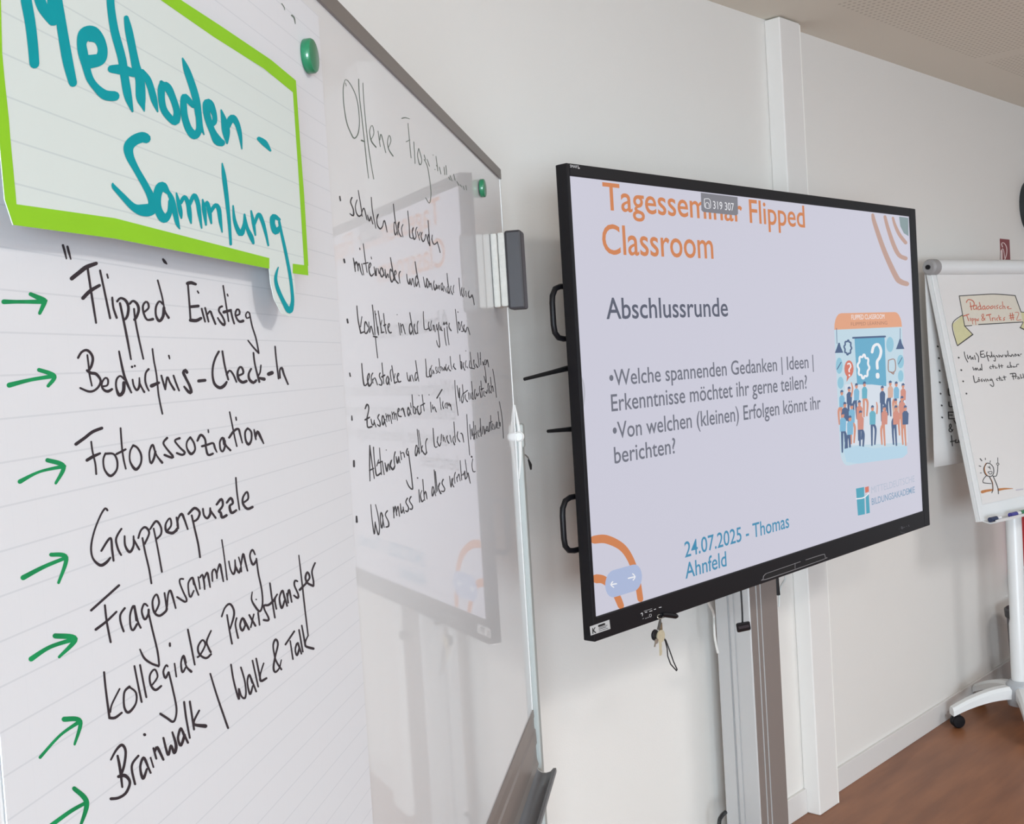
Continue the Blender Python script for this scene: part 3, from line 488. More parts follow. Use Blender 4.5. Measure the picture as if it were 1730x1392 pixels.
# ================================================================ title card
tilt = 0.045
cn = NB + A3(0, 0, tilt); cn /= np.linalg.norm(cn)
CARD = Plane(BRD.pt(-1.5, 1.66, 0.0165), UB, cn)
cpap = bpy.data.materials.new('ruled_card_paper'); cpap.use_nodes = True; nt = cpap.node_tree; b = nt.nodes['Principled BSDF']; b.inputs['Roughness'].default_value = 0.7; b.inputs['Specular IOR Level'].default_value = 0.25
ruled(nt, b, (198, 208, 206), (184, 195, 196), 0.004, 0.0206, 0.0)
card = thing('title_card', tuple(BRD.pt(-1.45, 1.66, 0.017)), 'ruled paper card with lime green border and teal heading, in front of the white sheet', 'card')
out = [(22, 380), (194, 403), (455, 454), (457, 478), (463, 505), (476, 530), (490, 535), (498, 515), (499, 490), (496, 462), (521, 465), (514, 330), (507, 240), (500, 136), (458, 101), (372, 43), (306, 0), (100, -140), (-30, -228), (-25, -100), (-12, 0), (0, 250), (8, 337)]
cb = MB(); n_ = len(out)
cb.v = [tuple(CARD.at(x, y, 0)) for x, y in out] + [tuple(CARD.at(x, y, 0) - cn * 0.0004) for x, y in out]
cb.f = [tuple(range(n_)), tuple(reversed(range(n_, 2 * n_)))] + [(i, (i + 1) % n_, n_ + (i + 1) % n_, n_ + i) for i in range(n_)]
build(cb, 'card_paper', cpap, card)
bd = MB()
poly(bd, [(23, 380), (194, 403), (455, 454), (455, 436), (194, 368.5), (28, 345)], CARD, 0.00010)
poly(bd, [(494.6, 461.6), (521, 465.3), (520, 448), (514, 448), (494.6, 445.5)], CARD, 0.00011)
poly(bd, [(514, 449), (521, 449), (514, 330), (507, 240), (500, 136), (494.6, 152), (504, 290)], CARD, 0.00012)
poly(bd, [(500, 136), (458, 101), (372, 43), (306, 0), (100, -140), (-30, -228), (-28, -205), (100, -118), (271.5, 0), (360.7, 62), (446, 116), (495, 156)], CARD, 0.00013)
poly(bd, [(23, 380), (8, 337), (0, 250), (-12, 0), (-25, -100), (-30, -228), (-10, -205), (-8, -100), (1.5, 0), (3.8, 90), (8, 135), (15, 200), (17.5, 233), (28, 345)], CARD, 0.00014)
build(bd, 'green_border', lime, card, fix=False)
pen('heading_word', [((0, 0, 6.654), "285,-130,110 295,0,112 340,250,108 370,500,105 388,715,100;430,-60,110 485,90,110 590,240,90;590,-20,110 600,120,110 610,255,60;640,-30,100 680,200,100 720,450,105 765,700,105 820,930,85;"
 "1000,695,140 1120,665,125 1155,570,100 1120,450,110 1040,385,165 960,390,150 920,480,100 935,600,100 970,750,80 1010,880,75 1080,980,75 1180,1065,100 1290,1080,100;"
 "1240,-60,80 1250,100,80 1290,350,85 1370,650,85 1400,850,85 1440,1080,80 1490,1250,22;1255,775,80 1380,785,105 1520,830,70;1420,200,50 1450,350,78 1500,600,80 1540,800,90"),
 ((100, 100, 8.65), "1120,60,90 1180,300,120 1195,560,125 1230,700,50 1245,760,14;1210,180,70 1290,290,90 1340,420,90 1390,600,85 1440,765,20"),
 ((260, 90, 7.208), "90,350,40 110,385,90 170,420,90 230,540,75 280,700,75 275,800,90 255,840,70 180,770,75 120,680,75 95,560,75 92,430,80 100,370,60;350,60,16 400,200,70 470,400,80 520,580,80 545,750,72 570,880,50 612,990,12;"
 "480,640,50 410,560,70 365,525,60 362,640,75 378,780,75 425,920,80 495,995,95 550,930,70 550,780,70;690,870,60 735,840,60 740,760,55 690,630,85 645,600,80 640,700,78 670,830,75 715,950,70 775,1060,100 825,1090,80;"
 "820,690,16 850,800,60 880,950,88 892,1095,22;895,900,60 950,790,80 1010,850,60 1050,990,45 1073,1165,12;1280,1040,46 1350,1095,66 1420,1185,22")], CARD, 0.00022, teal, card, k=1.1, step=0.000003)
pen('heading_word', [((180, 210, 7.325), "488,175,110 440,160,120 340,200,120 275,280,115 290,400,92 370,560,72 450,700,75 530,850,80 572,970,100 545,1050,140 440,1060,130 330,1020,80 200,890,62 90,770,45 78,730,16;"
 "760,840,50 690,770,110 640,830,100 625,960,90 650,1080,90 715,1165,100 780,1090,60 795,950,55;760,830,40 810,930,60 850,1100,60 880,1230,45 908,1295,10;865,850,16 890,960,45 915,1080,50 928,1160,20;920,970,40 965,900,45 1010,980,50 1030,1120,50 1048,1225,16;"
 "1030,990,40 1085,880,50 1130,970,50 1150,1100,45 1178,1285,16;1190,930,16 1210,1060,50 1232,1245,20;1215,1020,30 1245,960,30 1270,1060,50 1298,1225,20;1290,1080,40 1350,1000,45 1390,1050,50 1410,1200,40 1432,1335,14"),
 ((340, 270, 5.155), "183,30,10 200,150,35 225,350,32 245,550,26 258,735,20;278,400,12 290,520,26 320,610,36 350,640,46 375,560,25 377,475,15;377,475,15 400,590,26 435,670,36 455,725,20;435,445,14 455,550,26 472,655,14;465,560,20 500,475,30 535,540,30 565,650,22 585,745,14;"
 "680,520,24 630,495,45 622,560,40 650,625,50 680,590,28;680,540,20 700,640,22 735,800,24 770,980,24 790,1130,24 795,1240,28 770,1315,44 720,1240,32 670,1130,30 650,1050,25 655,990,20 672,935,8")], CARD, 0.00022, teal, card, k=1.1, step=0.000003)
# ================================================================ magnets and eraser
mg = mat('green_magnet', (24, 112, 76), 0.32, var=0.05, coat=0.4)
def magnet(px, py, r, label):
    u, z = BRD.uv(px, py, 0.004); o = thing('magnet', tuple(BRD.pt(u, z, 0.0006)), label, 'magnet')
    build(MB().lathe(BRD.pt(u, z, 0.0018), NB, [(r * 0.97, 0), (r, 0.001), (r, 0.0062), (r * 0.93, 0.0078), (r * 0.8, 0.0084)], 32), 'cap', mg, o, smooth=True)
    build(MB().lathe(BRD.pt(u, z, 0.0016), NB, [(r * 0.7, 0), (r * 0.7, 0.001)], 20), 'magnet_core', mat('dark_ferrite', (50, 50, 52), 0.5), o)
magnet(521, 95, 0.0155, 'round green magnet holding the top right corner of the paper sheet')
magnet(814, 318, 0.0155, 'round green magnet near the top right corner of the whiteboard, above the eraser')
er = thing('board_eraser', tuple(BRD.pt(-0.15, 1.664, 0.001)), 'white felt board eraser with a grey handle stuck to the whiteboard edge', 'eraser')
felt = mat('white_felt', (186, 185, 180), 0.95, var=0.10, scale=90, bump=0.6, bscale=260)
build(MB().pbox(BRD, -0.172, -0.128, 1.667, 1.799, 0.0006, 0.0125), 'felt_pad', felt, er, bevel=0.003)
build(MB().pbox(BRD, -0.170, -0.126, 1.668, 1.800, 0.0132, 0.0262), 'felt_pad', felt, er, bevel=0.003)
build(MB().pbox(BRD, -0.172, -0.124, 1.662, 1.802, 0.0262, 0.056), 'handle', mat('grey_plastic', (44, 42, 46), 0.5), er, bevel=0.004)
# ================================================================ interactive display
SX0, SX1, SZ0, SZ1 = 1.8503, 3.5003, 1.0197, 1.9477
TVP = Plane((0, YT, 0), U, (0, -1, 0))
blk = mat('black_plastic', (18, 17, 21), 0.45, var=0.08, spec=0.25)
blk_m = mat('matt_black_plastic', (16, 16, 18), 0.6, var=0.08, spec=0.25)
tv = thing('interactive_display', (2.68, YT + 0.05, SZ0 - 0.05), 'large black framed interactive display showing a slide, beside the whiteboard', 'display')
FX0, FX1, FZ0, FZ1 = SX0 - 0.0100, SX1 + 0.043, SZ0 - 0.0517, SZ1 + 0.0260
f = MB()
f.box((FX0, YT - 0.004, FZ0), (SX0, YT + 0.027, FZ1)); f.box((SX1, YT - 0.004, FZ0), (FX1, YT + 0.027, FZ1))
f.box((SX0, YT - 0.004, SZ1), (SX1, YT + 0.027, FZ1)); f.box((SX0, YT - 0.004, FZ0), (SX1, YT + 0.027, SZ0))
build(f, 'bezel', blk, tv, bevel=0.0022)
build(MB().box((SX0 - 0.0005, YT + 0.001, SZ0 - 0.0005), (SX1 + 0.0005, YT + 0.02, SZ1 + 0.0005)), 'panel', blk_m, tv)
build(MB().box((SX0 + 0.10, YT + 0.027, SZ0), (SX1 - 0.06, YT + 0.072, SZ1 - 0.05)), 'back_housing', blk_m, tv, bevel=0.01)
def screen_mat(n, c): return mat('screen_' + n, c, rough=0.35, emit=c, spec=0.25)
scr = build(MB().add([(SX0, YT, SZ0), (SX1, YT, SZ0), (SX1, YT, SZ1), (SX0, YT, SZ1)], [(0, 1, 2, 3)]), 'screen', screen_mat('white', (200, 199, 213)), tv, fix=False)
def line(items, bold=0.0):
    res = []
    for body, (xl, yl), (xr, yr), (xt, yt) in items:
        ul, wl = TVP.uv(xl, yl); ur, wr = TVP.uv(xr, yr); _, wt = TVP.uv(xt, yt); w0 = (wl + wr) / 2; res.append((body, ul, ur, wl if abs(wl - wr) > 0.03 else w0, wt - wl))
    return res
org = screen_mat('orange', (202, 126, 78)); sla = screen_mat('slate', (84, 88, 104)); gry = screen_mat('grey', (106, 108, 120)); blu = screen_mat('blue', (62, 136, 172))
u_, w_ = TVP.uv(1269.5, 337.7); _, w2 = TVP.uv(1267.6, 376); capA = w_ - w2
it = line([('Tagesseminar Flipped', (1019.7, 353), (1360, 383.5), (1019.7, 310))]); it = [(it[0][0], it[0][1], it[0][2], w2, min(capA, SZ1 - 0.002 - w2))]
it += line([('Classroom', (1018.5, 429.5), (1205.4, 435.8), (1018.5, 380))])
for q_ in it: print_text('slide_heading', [q_], TVP, 0.0004, org, scr, 0.009)
print_text('slide_subheading', line([('Abschlussrunde', (1024.6, 538.8), (1230, 534), (1024.6, 503.6))]), TVP, 0.0004, sla, scr, 0.009)
for q_ in line([('•Welche spannenden Gedanken | Ideen |', (1030, 652.5), (1374.4, 620.5), (1030, 625.5)), ('Erkenntnisse möchtet ihr gerne teilen?', (1033, 693.5), (1363.8, 657.2), (1033, 665.2)),
    ('•Von welchen (kleinen) Erfolgen könnt ihr', (1035.7, 740.3), (1386.7, 691.6), (1035.7, 712.3)), ('berichten?', (1038, 781.2), (1141.7, 767), (1038, 753.5))]): print_text('slide_text', [q_], TVP, 0.0004, gry, scr, 0.007)
for q_ in line([('24.07.2025 - Thomas', (1157, 940.5), (1333.3, 891.9), (1157, 914.5)), ('Ahnfeld', (1158, 975.8), (1227.6, 957.5), (1158, 949.5))]): print_text('slide_date', [q_], TVP, 0.0004, blu, scr, 0.008)
# code overlay
q = MB(); poly(q, [(1184, 325.5), (1246, 333), (1247, 361), (1244, 364), (1188, 358), (1185, 355)], TVP, 0.0006); build(q, 'code_overlay', screen_mat('overlay', (124, 124, 131)), scr, fix=False)
wsc = screen_mat('bright', (232, 232, 236))
print_text('code_digits', line([('319 307', (1204.7, 353), (1239.8, 356), (1204.7, 340))]), TVP, 0.0008, wsc, scr)
pen('code_icon', [((0, 0, 1), "1190,336,1 1199,337 1200,351 1191,350 1190,336;1192,350,1 1192,344 1195,342 1198,345 1198,350")], TVP, 0.0008, wsc, scr)
# rings, pill and arrows
arc = screen_mat('tan', (184, 152, 140))
pen('slide_ring', [((0, 0, 1), "1474.5,363,5 1478,378,7 1494.6,425.5,8 1513.7,467,9 1522,476 1532,479.5,8;1495,366,5 1500,385,6 1509.9,414,7 1519,431 1530,436.5,7;1508.5,368,4 1512,380,5 1519.4,396,6 1530,410,6")], TVP, 0.0004, arc, scr)
q = MB(); poly(q, [(1519, 366), (1534.5, 368), (1535, 399), (1527, 394), (1521, 382)], TVP, 0.0004); build(q, 'slide_blob', screen_mat('teal_grey', (132, 150, 152)), scr, fix=False)
pen('slide_ring', [((930, 600, 2.6212), "194,817,36 245,815,38 310,845,34 350,895,30 380,975,28 398,1080,26;203,990,40 235,995,36 275,1030,30 300,1080,30 312,1110,28")], TVP, 0.0004, org, scr)
def cr_px(x, y): return (930 + x / 2.6212, 600 + y / 2.6212)
def rounded(x0, y0, x1, y1, r, skew=0.0, n=5):
    P = []
    for cx, cy, a0 in ((x1 - r, y1 - r, 0), (x0 + r, y1 - r, 90), (x0 + r, y0 + r, 180), (x1 - r, y0 + r, 270)):
        for k in range(n + 1):
            a = math.radians(a0 + 90 * k / n); P.append((cx + r * math.cos(a), cy + r * math.sin(a)))
    return P
def rrect_uv(mb, pl, u0, w0, u1, w1, r, off):
    mb.add([pl.pt(x, y, off) for x, y in rounded(u0, w0, u1, w1, r)], [tuple(range(24))])
a0 = TVP.uv(*cr_px(240, 1000)); a1 = TVP.uv(*cr_px(404, 970)); zt = TVP.uv(*cr_px(320, 940))[1]; zb = TVP.uv(*cr_px(320, 1060))[1]
q = MB(); rrect_uv(q, TVP, a0[0], zb, a1[0], zt, 0.03, 0.0006); build(q, 'slide_pill', screen_mat('pale_blue', (168, 181, 212)), scr, fix=False)
pen('slide_arrow', [((930, 600, 2.6212), "268,1016,6 292,1012;276,1003,5 267,1016 280,1028;345,988,6 374,981;364,968,5 375,981 366,996")], TVP, 0.0008, wsc, scr)
pen('slide_tab', [((930, 600, 2.6212), "136,95,5 146,125,7 150,175,8 145,225,6 140,240,4")], TVP, 0.0004, screen_mat('tab', (176, 176, 186)), scr)
# illustration card
IR = (1390, 500, 3.478)
def ip(x, y): return (IR[0] + x / IR[2], IR[1] + y / IR[2])
ux0, _ = TVP.uv(*ip(72, 300)); ux1, _ = TVP.uv(*ip(470, 300)); _, wt = TVP.uv(*ip(260, 98)); _, wb_ = TVP.uv(*ip(200, 985)); _, wk = TVP.uv(*ip(260, 190))
q = MB(); rrect_uv(q, TVP, ux0, wb_, ux1, wt, 0.045, 0.0004); build(q, 'picture_card', screen_mat('sky', (188, 210, 222)), scr, fix=False)
q = MB(); q.add([TVP.pt(x, y, 0.00055) for x, y in [(ux0, wk)] + [(ux0 + 0.045 - 0.045 * math.cos(a), wt - 0.045 + 0.045 * math.sin(a)) for a in np.linspace(0, math.pi / 2, 6)] + [(ux1 - 0.045 + 0.045 * math.sin(a), wt - 0.045 + 0.045 * math.cos(a)) for a in np.linspace(0, math.pi / 2, 6)] + [(ux1, wk)]], [tuple(range(14))])
build(q, 'picture_banner', screen_mat('banner', (219, 158, 124)), scr, fix=False)
def px_items(items): return line(items)
print_text('picture_title', line([('FLIPPED CLASSROOM', ip(168, 136), ip(362, 136), ip(168, 108))]), TVP, 0.0007, wsc, scr)
print_text('picture_title', line([('FLIPPED LEARNING', ip(165, 172), ip(378, 170), ip(165, 152))]), TVP, 0.0007, screen_mat('brown', (150, 108, 90)), scr, -0.01)
def shp(name, pts, M, off=0.0008):
    q = MB(); poly(q, [ip(*p) for p in pts], TVP, off); return build(q, name, M, scr, fix=False)
pale = screen_mat('mist', (208, 216, 226)); pblue = screen_mat('panel_blue', (98, 166, 196)); navy = screen_mat('navy', (70, 92, 128)); skin = screen_mat('skin', (205, 140, 116)); lt_ = screen_mat('light_teal', (140, 190, 210))
shp('picture_floor', [(130, 520), (480, 505), (500, 860), (130, 880)], pale, 0.0006)
shp('picture_panel', [(186, 240), (363, 240), (374, 530), (290, 520), (202, 520)], pblue)
pen('picture_bar', [(IR, "178,246,11 366,238")], TVP, 0.0010, navy, scr)
def gear(cx, cy, rx, ry, M, off, w):
    s = ""
    P = []
    for k in range(33):
        a = 2 * math.pi * k / 32; rr = 1.0 + (0.13 if (k // 2) % 2 == 0 else -0.05); P.append("%d,%d,%d" % (cx + rx * rr * math.cos(a), cy + ry * rr * math.sin(a), w))
    pen('picture_gear', [(IR, ' '.join(P))], TVP, off, M, scr)
gear(240, 415, 30, 62, wsc, 0.0012, 12); gear(148, 303, 19, 38, navy, 0.0010, 9)
pen('picture_question_mark', [(IR, "290,330,16 300,295 325,285 342,320 335,360 320,385 321,425;322,462,22 323,475")], TVP, 0.0012, wsc, scr)
def ell(cx, cy, rx, ry, n=16): return [(cx + rx * math.cos(2 * math.pi * k / n), cy + ry * math.sin(2 * math.pi * k / n)) for k in range(n)]
shp('picture_bubble', ell(154, 428, 27, 50), screen_mat('rust', (205, 112, 92))); shp('picture_bubble', [(142, 470), (160, 472), (140, 505)], screen_mat('rust', (205, 112, 92)), 0.00085)
pen('picture_mark', [(IR, "147,400,8 158,396 165,415 155,432 156,445;156,464,9 157,468")], TVP, 0.0012, wsc, scr)
for cx, cy, rx, ry in ((395, 285, 22, 45), (457, 385, 20, 40), (97, 410, 20, 48), (458, 470, 16, 34), (105, 510, 18, 36)): shp('picture_disc', ell(cx, cy, rx, ry), lt_, 0.0007)
pen('picture_frame', [(IR, "386,378,5 422,374 425,440 388,442 386,378;400,446,6 415,460 418,446")], TVP, 0.0010, screen_mat('brown', (150, 108, 90)), scr)
pen('picture_slash', [(IR, "85,430,5 108,390;445,400,4 466,362")], TVP, 0.0010, navy, scr)
for cx, cy in ((96, 305), (455, 283)):
    shp('picture_lamp', [(cx - 25, cy + 30), (cx - 12, cy - 5), (cx - 4, cy - 30), (cx + 4, cy - 30), (cx + 10, cy - 5), (cx + 25, cy + 28)], navy); pen('picture_lamp_wire', [(IR, "%d,%d,3 %d,%d" % (cx - 15 if cx < 200 else cx, 190, cx - 12 if cx < 200 else cx, cy - 25))], TVP, 0.0008, navy, scr)
rs = random.Random(4)
tor = [screen_mat('torso_blue', (120, 176, 206)), screen_mat('torso_coral', (202, 136, 120)), navy, screen_mat('torso_teal', (98, 170, 190)), screen_mat('torso_sand', (206, 168, 150))]
PPL = [(112, 570, 0, 1), (155, 550, 2, 1), (198, 530, 0, 1), (245, 520, 3, 1), (350, 545, 2, 2), (397, 515, 4, 1), (432, 520, 0, 1), (472, 530, 1, 1), (130, 640, 2, 0), (170, 650, 0, 0), (215, 630, 1, 0), (428, 620, 4, 0), (465, 605, 1, 0),
       (222, 690, 1, 0), (292, 660, 3, 2), (362, 660, 1, 0), (430, 660, 1, 0), (118, 700, 0, 0), (485, 660, 2, 0), (160, 720, 0, 0)]
for k, (x, y, c, st) in enumerate(PPL):
    d = rs.choice((-1, 1)); big = 1.0 if y < 600 else 1.15
    h = 105 * big
    shp('picture_torso', [(x - 15 * big, y + 28), (x - 6, y + 14), (x + 8, y + 14), (x + 17 * big, y + 30), (x + 15 * big, y + h * 0.78), (x - 14 * big, y + h * 0.8)], tor[c], 0.0009 + k * 0.00001)
    shp('picture_head', ell(x, y, 8 * big, 15 * big, 10), skin, 0.0010 + k * 0.00001)
    shp('picture_hair', [(x - 9, y + 2), (x - 8, y - 14), (x + 2, y - 19), (x + 10, y - 10), (x + 6, y - 4), (x - 3, y - 5)], navy, 0.0012 + k * 0.00001)
    pen('picture_legs', [(IR, "%d,%d,16 %d,%d,13 %d,%d,9;%d,%d,14 %d,%d,9" % (x, y + h * 0.75, x + d * 18, y + h * 1.0, x + d * 14, y + h * 1.75, x - 4, y + h * 0.8, x - d * 3, y + h * 1.8))], TVP, 0.00085 + k * 0.00001, navy if k % 3 else skin, scr)
pen('picture_arm', [(IR, "168,590,9 175,545 168,510,6;318,690,9 320,650 316,625,6")], TVP, 0.0013, skin, scr)
shp('picture_foreground', [(120, 900), (205, 880), (300, 895), (400, 885), (495, 880), (498, 925), (470, 950), (210, 985), (140, 975)], screen_mat('foam', (176, 206, 224)), 0.0013)
# academy logo
tl = screen_mat('logo_teal', (72, 158, 180))
shp('logo_block', [(195, 1132), (243, 1122), (248, 1282), (207, 1290)], tl); shp('logo_block', [(252, 1168), (270, 1163), (277, 1274), (256, 1280)], tl); shp('logo_block', [(248, 1124), (270, 1118), (271, 1150), (250, 1158)], screen_mat('rust', (205, 112, 92)))
pen('logo_curve', [(IR, "198,1192,7 240,1185 270,1160,6")], TVP, 0.0010, wsc, scr)
print_text('logo_text', line([('MITTELDEUTSCHE', ip(285, 1148), ip(540, 1103), ip(285, 1108))]), TVP, 0.0005, screen_mat('pale_letters', (176, 184, 200)), scr)
print_text('logo_text', line([('BILDUNGSAKADEMIE', ip(287, 1220), ip(541, 1162), ip(287, 1182))]), TVP, 0.0005, screen_mat('blue_letters', (128, 156, 182)), scr, 0.01)
# bezel prints, sticker, tray
BZ = 0.0043
lg = mat('light_print', (196, 196, 198), 0.5); dg = mat('dim_print', (96, 96, 102), 0.5)
print_text('logo_lettering', line([('SMART', (960.5, 283.2), (975.5, 285.2), (960.5, 278.6))]), TVP, BZ, lg, tv, 0.01)
pen('logo_dot', [((0, 0, 1), "977.6,284,2.4 978.4,284.1")], TVP, BZ, lg, tv)
st = MB(); poly(st, [(996.3, 1058.5), (1029.5, 1046.8), (1031.3, 1062.3), (998, 1073.8)], TVP, BZ)
sk = build(st, 'sticker', mat('silver_sticker', (176, 176, 176), 0.4), tv, fix=False)
print_text('sticker_letter', line([('K', (998.2, 1070.2), (1004.8, 1068), (998.2, 1061))]), TVP, BZ + 0.0003, mat('print_black', (18, 18, 20), 0.6), sk, 0.03)
pen('sticker_print', [((0, 0, 1), "1012,1057.5,3.5 1021,1054.3,3.5;1012,1063,1 1024,1059,1;1012,1060.7,0.8 1026,1056,0.8;1012.5,1066,0.8 1027,1061,0.8")], TVP, BZ + 0.0003, mat('print_black', (18, 18, 20), 0.6), sk)
pen('port_symbols', [((1060, 1000, 7.208), "165,265,8 180,255;185,262,7 182,295,4;215,248,8 238,244;270,236,8 300,228;325,214,7 345,208;385,190,8 412,185;200,235,3 300,203,3;268,275,4 290,270 288,300 270,303 268,275;185,330,3 200,318;215,325,3 235,318;240,318,3 262,305")], TVP, BZ, lg, tv)
pen('button_symbols', [((1500, 840, 17.3), "325,920,8 345,930;395,870,14 400,860 435,880 440,915,14 395,920 395,870;460,880,10 500,870;540,850,12 555,850;605,810,14 620,855,14;360,1010,6 440,1040 490,1025,6")], TVP, BZ, dg, tv)
pen('tray_outline', [((1270, 860, 5.966), "145,650,6 490,530;490,530,0.1 545,515,0.1;545,512,6 715,458,7 735,462 740,490 715,510,6 145,708,8 118,700 120,675 145,650,7;437,545,5 437,600")], TVP, BZ, mat('tray_outline_grey', (120, 118, 120), 0.5), tv)
pen('tray_slot', [((1270, 860, 5.966), "150,680,36 420,585,36;540,540,32 700,485,28")], TVP, BZ - 0.0001, mat('slot_black', (12, 12, 14), 0.7), tv)
# carrying handles and aerials at the back of the left side
HP = Plane((0, YT + 0.05, 0), U, (0, -1, 0))
for zt_, zb_, x_ in ((1.7225, 1.611, 1.831), (1.272, 1.157, 1.823)):
    ps = [A3(1.96, YT + 0.05, zt_), A3(x_ + 0.028, YT + 0.05, zt_), A3(x_ + 0.012, YT + 0.05, zt_ - 0.005), A3(x_ + 0.002, YT + 0.05, zt_ - 0.02), A3(x_, YT + 0.05, zt_ - 0.035), A3(x_, YT + 0.05, zb_ + 0.03), A3(x_ + 0.003, YT + 0.05, zb_ + 0.014), A3(x_ + 0.014, YT + 0.05, zb_ + 0.003), A3(x_ + 0.03, YT + 0.05, zb_), A3(1.96, YT + 0.05, zb_)]
    build(MB().tube(ps, 0.0062, 10), 'carry_handle', blk, tv, smooth=True)
AP = Plane((0, YT + 0.055, 0), U, (0, -1, 0))
for a, b, r0, r1 in (((886, 640.5), (1000, 612), 0.0035, 0.0085), ((925.5, 728.5), (1000, 722), 0.0035, 0.009)):
    build(MB().tube([AP.at(*a), (AP.at(*a) * 0.6 + AP.at(*b) * 0.4), AP.at(*b)], [r0, r0 * 1.4, r1], 8), 'aerial', blk_m, tv, smooth=True)
build(MB().box((2.60, YT + 0.072, 1.25), (3.15, YT + 0.10, 1.65)), 'wall_plate', blk_m, tv)
# ================================================================ lifting column behind the display
sa = mat('satin_aluminium', (190, 190, 190), 0.38, 0.25, var=0.02, scale=6); sb = mat('darker_aluminium', (140, 131, 126), 0.42, 0.25, var=0.02, scale=6)
sc = thing('display_stand', (2.876, 1.81, 0), 'grey aluminium column stand carrying the display, rising from the floor in front of the wall', 'stand')
X0_, X1_, Y0_, Y1_ = 2.7996, 2.9523, 1.75, 1.866
pr_ = [(X0_, Y1_), (X0_, 1.826), (X0_ + 0.006, 1.826), (X0_ + 0.006, 1.819), (X0_, 1.819), (X0_, 1.806), (X0_ + 0.003, 1.805), (X0_ + 0.003, 1.802), (X0_, 1.801), (X0_, Y0_ + 0.004), (X0_ + 0.002, Y0_), (X0_ + 0.034, Y0_), (X0_ + 0.035, Y0_ + 0.004), (X0_ + 0.038, Y0_ + 0.004), (X0_ + 0.039, Y0_), (X0_ + 0.058, Y0_),
       (X0_ + 0.059, Y0_ + 0.004), (X0_ + 0.062, Y0_ + 0.004), (X0_ + 0.063, Y0_), (X1_ - 0.002, Y0_), (X1_, Y0_ + 0.004), (X1_, Y1_)]
build(MB().extr([(x, y, 0.012) for x, y in pr_], (0, 0, 0), (0, 0, 1.73)), 'column', sa, sc)
build(MB().box((X0_ + 0.0405, Y0_ - 0.0008, 0.014), (X0_ + 0.0570, Y0_ + 0.0004, 1.72)), 'shaded_front', sb, sc)  # front face darker than the left side: shade put into the colour
build(MB().box((X0_ + 0.064, Y0_ - 0.0008, 0.014), (X1_ - 0.003, Y0_ + 0.0004, 1.72)), 'shaded_front', sb, sc)
build(MB().box((X0_ + 0.002, Y0_ - 0.0008, 0.014), (X0_ + 0.0335, Y0_ + 0.0004, 1.72)), 'shaded_front', sb, sc)
build(MB().box((2.74, 1.70, 0.0), (3.01, YW - 0.013, 0.012)), 'base_plate', sb, sc, bevel=0.003)
for z in (1.45, 1.6): build(MB().box((2.84, Y1_, z), (2.91, YW - 0.001, z + 0.06)), 'wall_bracket', sb, sc)
build(MB().box((2.70, YT + 0.10, 1.28), (3.05, Y0_ - 0.0008, 1.62)), 'display_bracket', blk_m, sc, bevel=0.004)
# ================================================================ cables
def cable(name, pts, r, M, label, cat='cable', pl=None):
    P = [np.array(p, float) for p in pts]; Q = []
    for i in range(len(P) - 1):
        p0, p1, p2, p3 = P[max(i - 1, 0)], P[i], P[i + 1], P[min(i + 2, len(P) - 1)]
        for j in range(6):
            t = j / 6; Q.append(0.5 * (2 * p1 + (p2 - p0) * t + (2 * p0 - 5 * p1 + 4 * p2 - p3) * t * t + (3 * p1 - p0 - 3 * p2 + p3) * t ** 3))
    Q.append(P[-1]); o = MB().tube(Q, r, 8); return tag(build(o, name, M, None, loc=tuple(P[-1]), smooth=True), label, cat)
wc = mat('white_cable', (214, 214, 210), 0.45); bc = mat('black_cable', (24, 24, 26), 0.5)
KP = Plane((0, YT + 0.10, 0), U, (0, -1, 0)); K2 = Plane((0, 1.80, 0), U, (0, -1, 0)); K3 = Plane((0, YT + 0.06, 0), U, (0, -1, 0))
cable('white_cable', [KP.at(1190, 985), KP.at(1196, 1015), K2.at(1205, 1035), K2.at(1206.5, 1058), K2.at(1207.5, 1075), K2.at(1210, 1090), K2.at(1213, 1103)], 0.0035, wc, 'white cable looping from the display down the left side of its column')
cable('white_cable', [K2.at(1322, 960), K2.at(1327, 976), K2.at(1320, 990), K2.at(1317, 1002), K2.at(1316, 1025)], 0.0035, wc, 'short white cable below the display at the right of its column')
cable('black_cable', [K2.at(1311, 955), K2.at(1313, 985), K2.at(1315, 1005)], 0.006, bc, 'thick black cable below the display, between column and wall duct')
F1 = Plane((0, 1.84, 0), U, (0, -1, 0))
cable('black_cable', [F1.at(1226, 1372), F1.at(1219, 1379), F1.at(1215, 1392), F1.at(1217, 1440), F1.at(1221, 1470)], 0.006, bc, 'curled black cable at the foot of the display column')
sn = thing('hanging_receiver', tuple(K3.at(1256, 1046)), 'small black receiver box dangling on a thin black cable below the display', 'receiver')
build(MB().tube([K3.at(1251, 985), K3.at(1252.6, 1010), K3.at(1254, 1035), K3.at(1254.5, 1053)], 0.0024, 8), 'cable', bc, sn, smooth=True)
c4 = [(1243, 1053), (1266.5, 1049), (1269, 1064), (1245.5, 1069)]
q = MB(); q.hexa([K3.at(*c4[3], 0.012), K3.at(*c4[2], 0.012), K3.at(*c4[2], -0.012), K3.at(*c4[3], -0.012), K3.at(*c4[0], 0.012), K3.at(*c4[1], 0.012), K3.at(*c4[1], -0.012), K3.at(*c4[0], -0.012)])
build(q, 'box', blk, sn, bevel=0.004)
q = MB(); poly(q, [(1247, 1058.5), (1265, 1055), (1266.2, 1059.5), (1248.2, 1063)], K3, 0.0125); build(q, 'lens_strip', mat('smoked_lens', (52, 50, 56), 0.2), sn, fix=False)
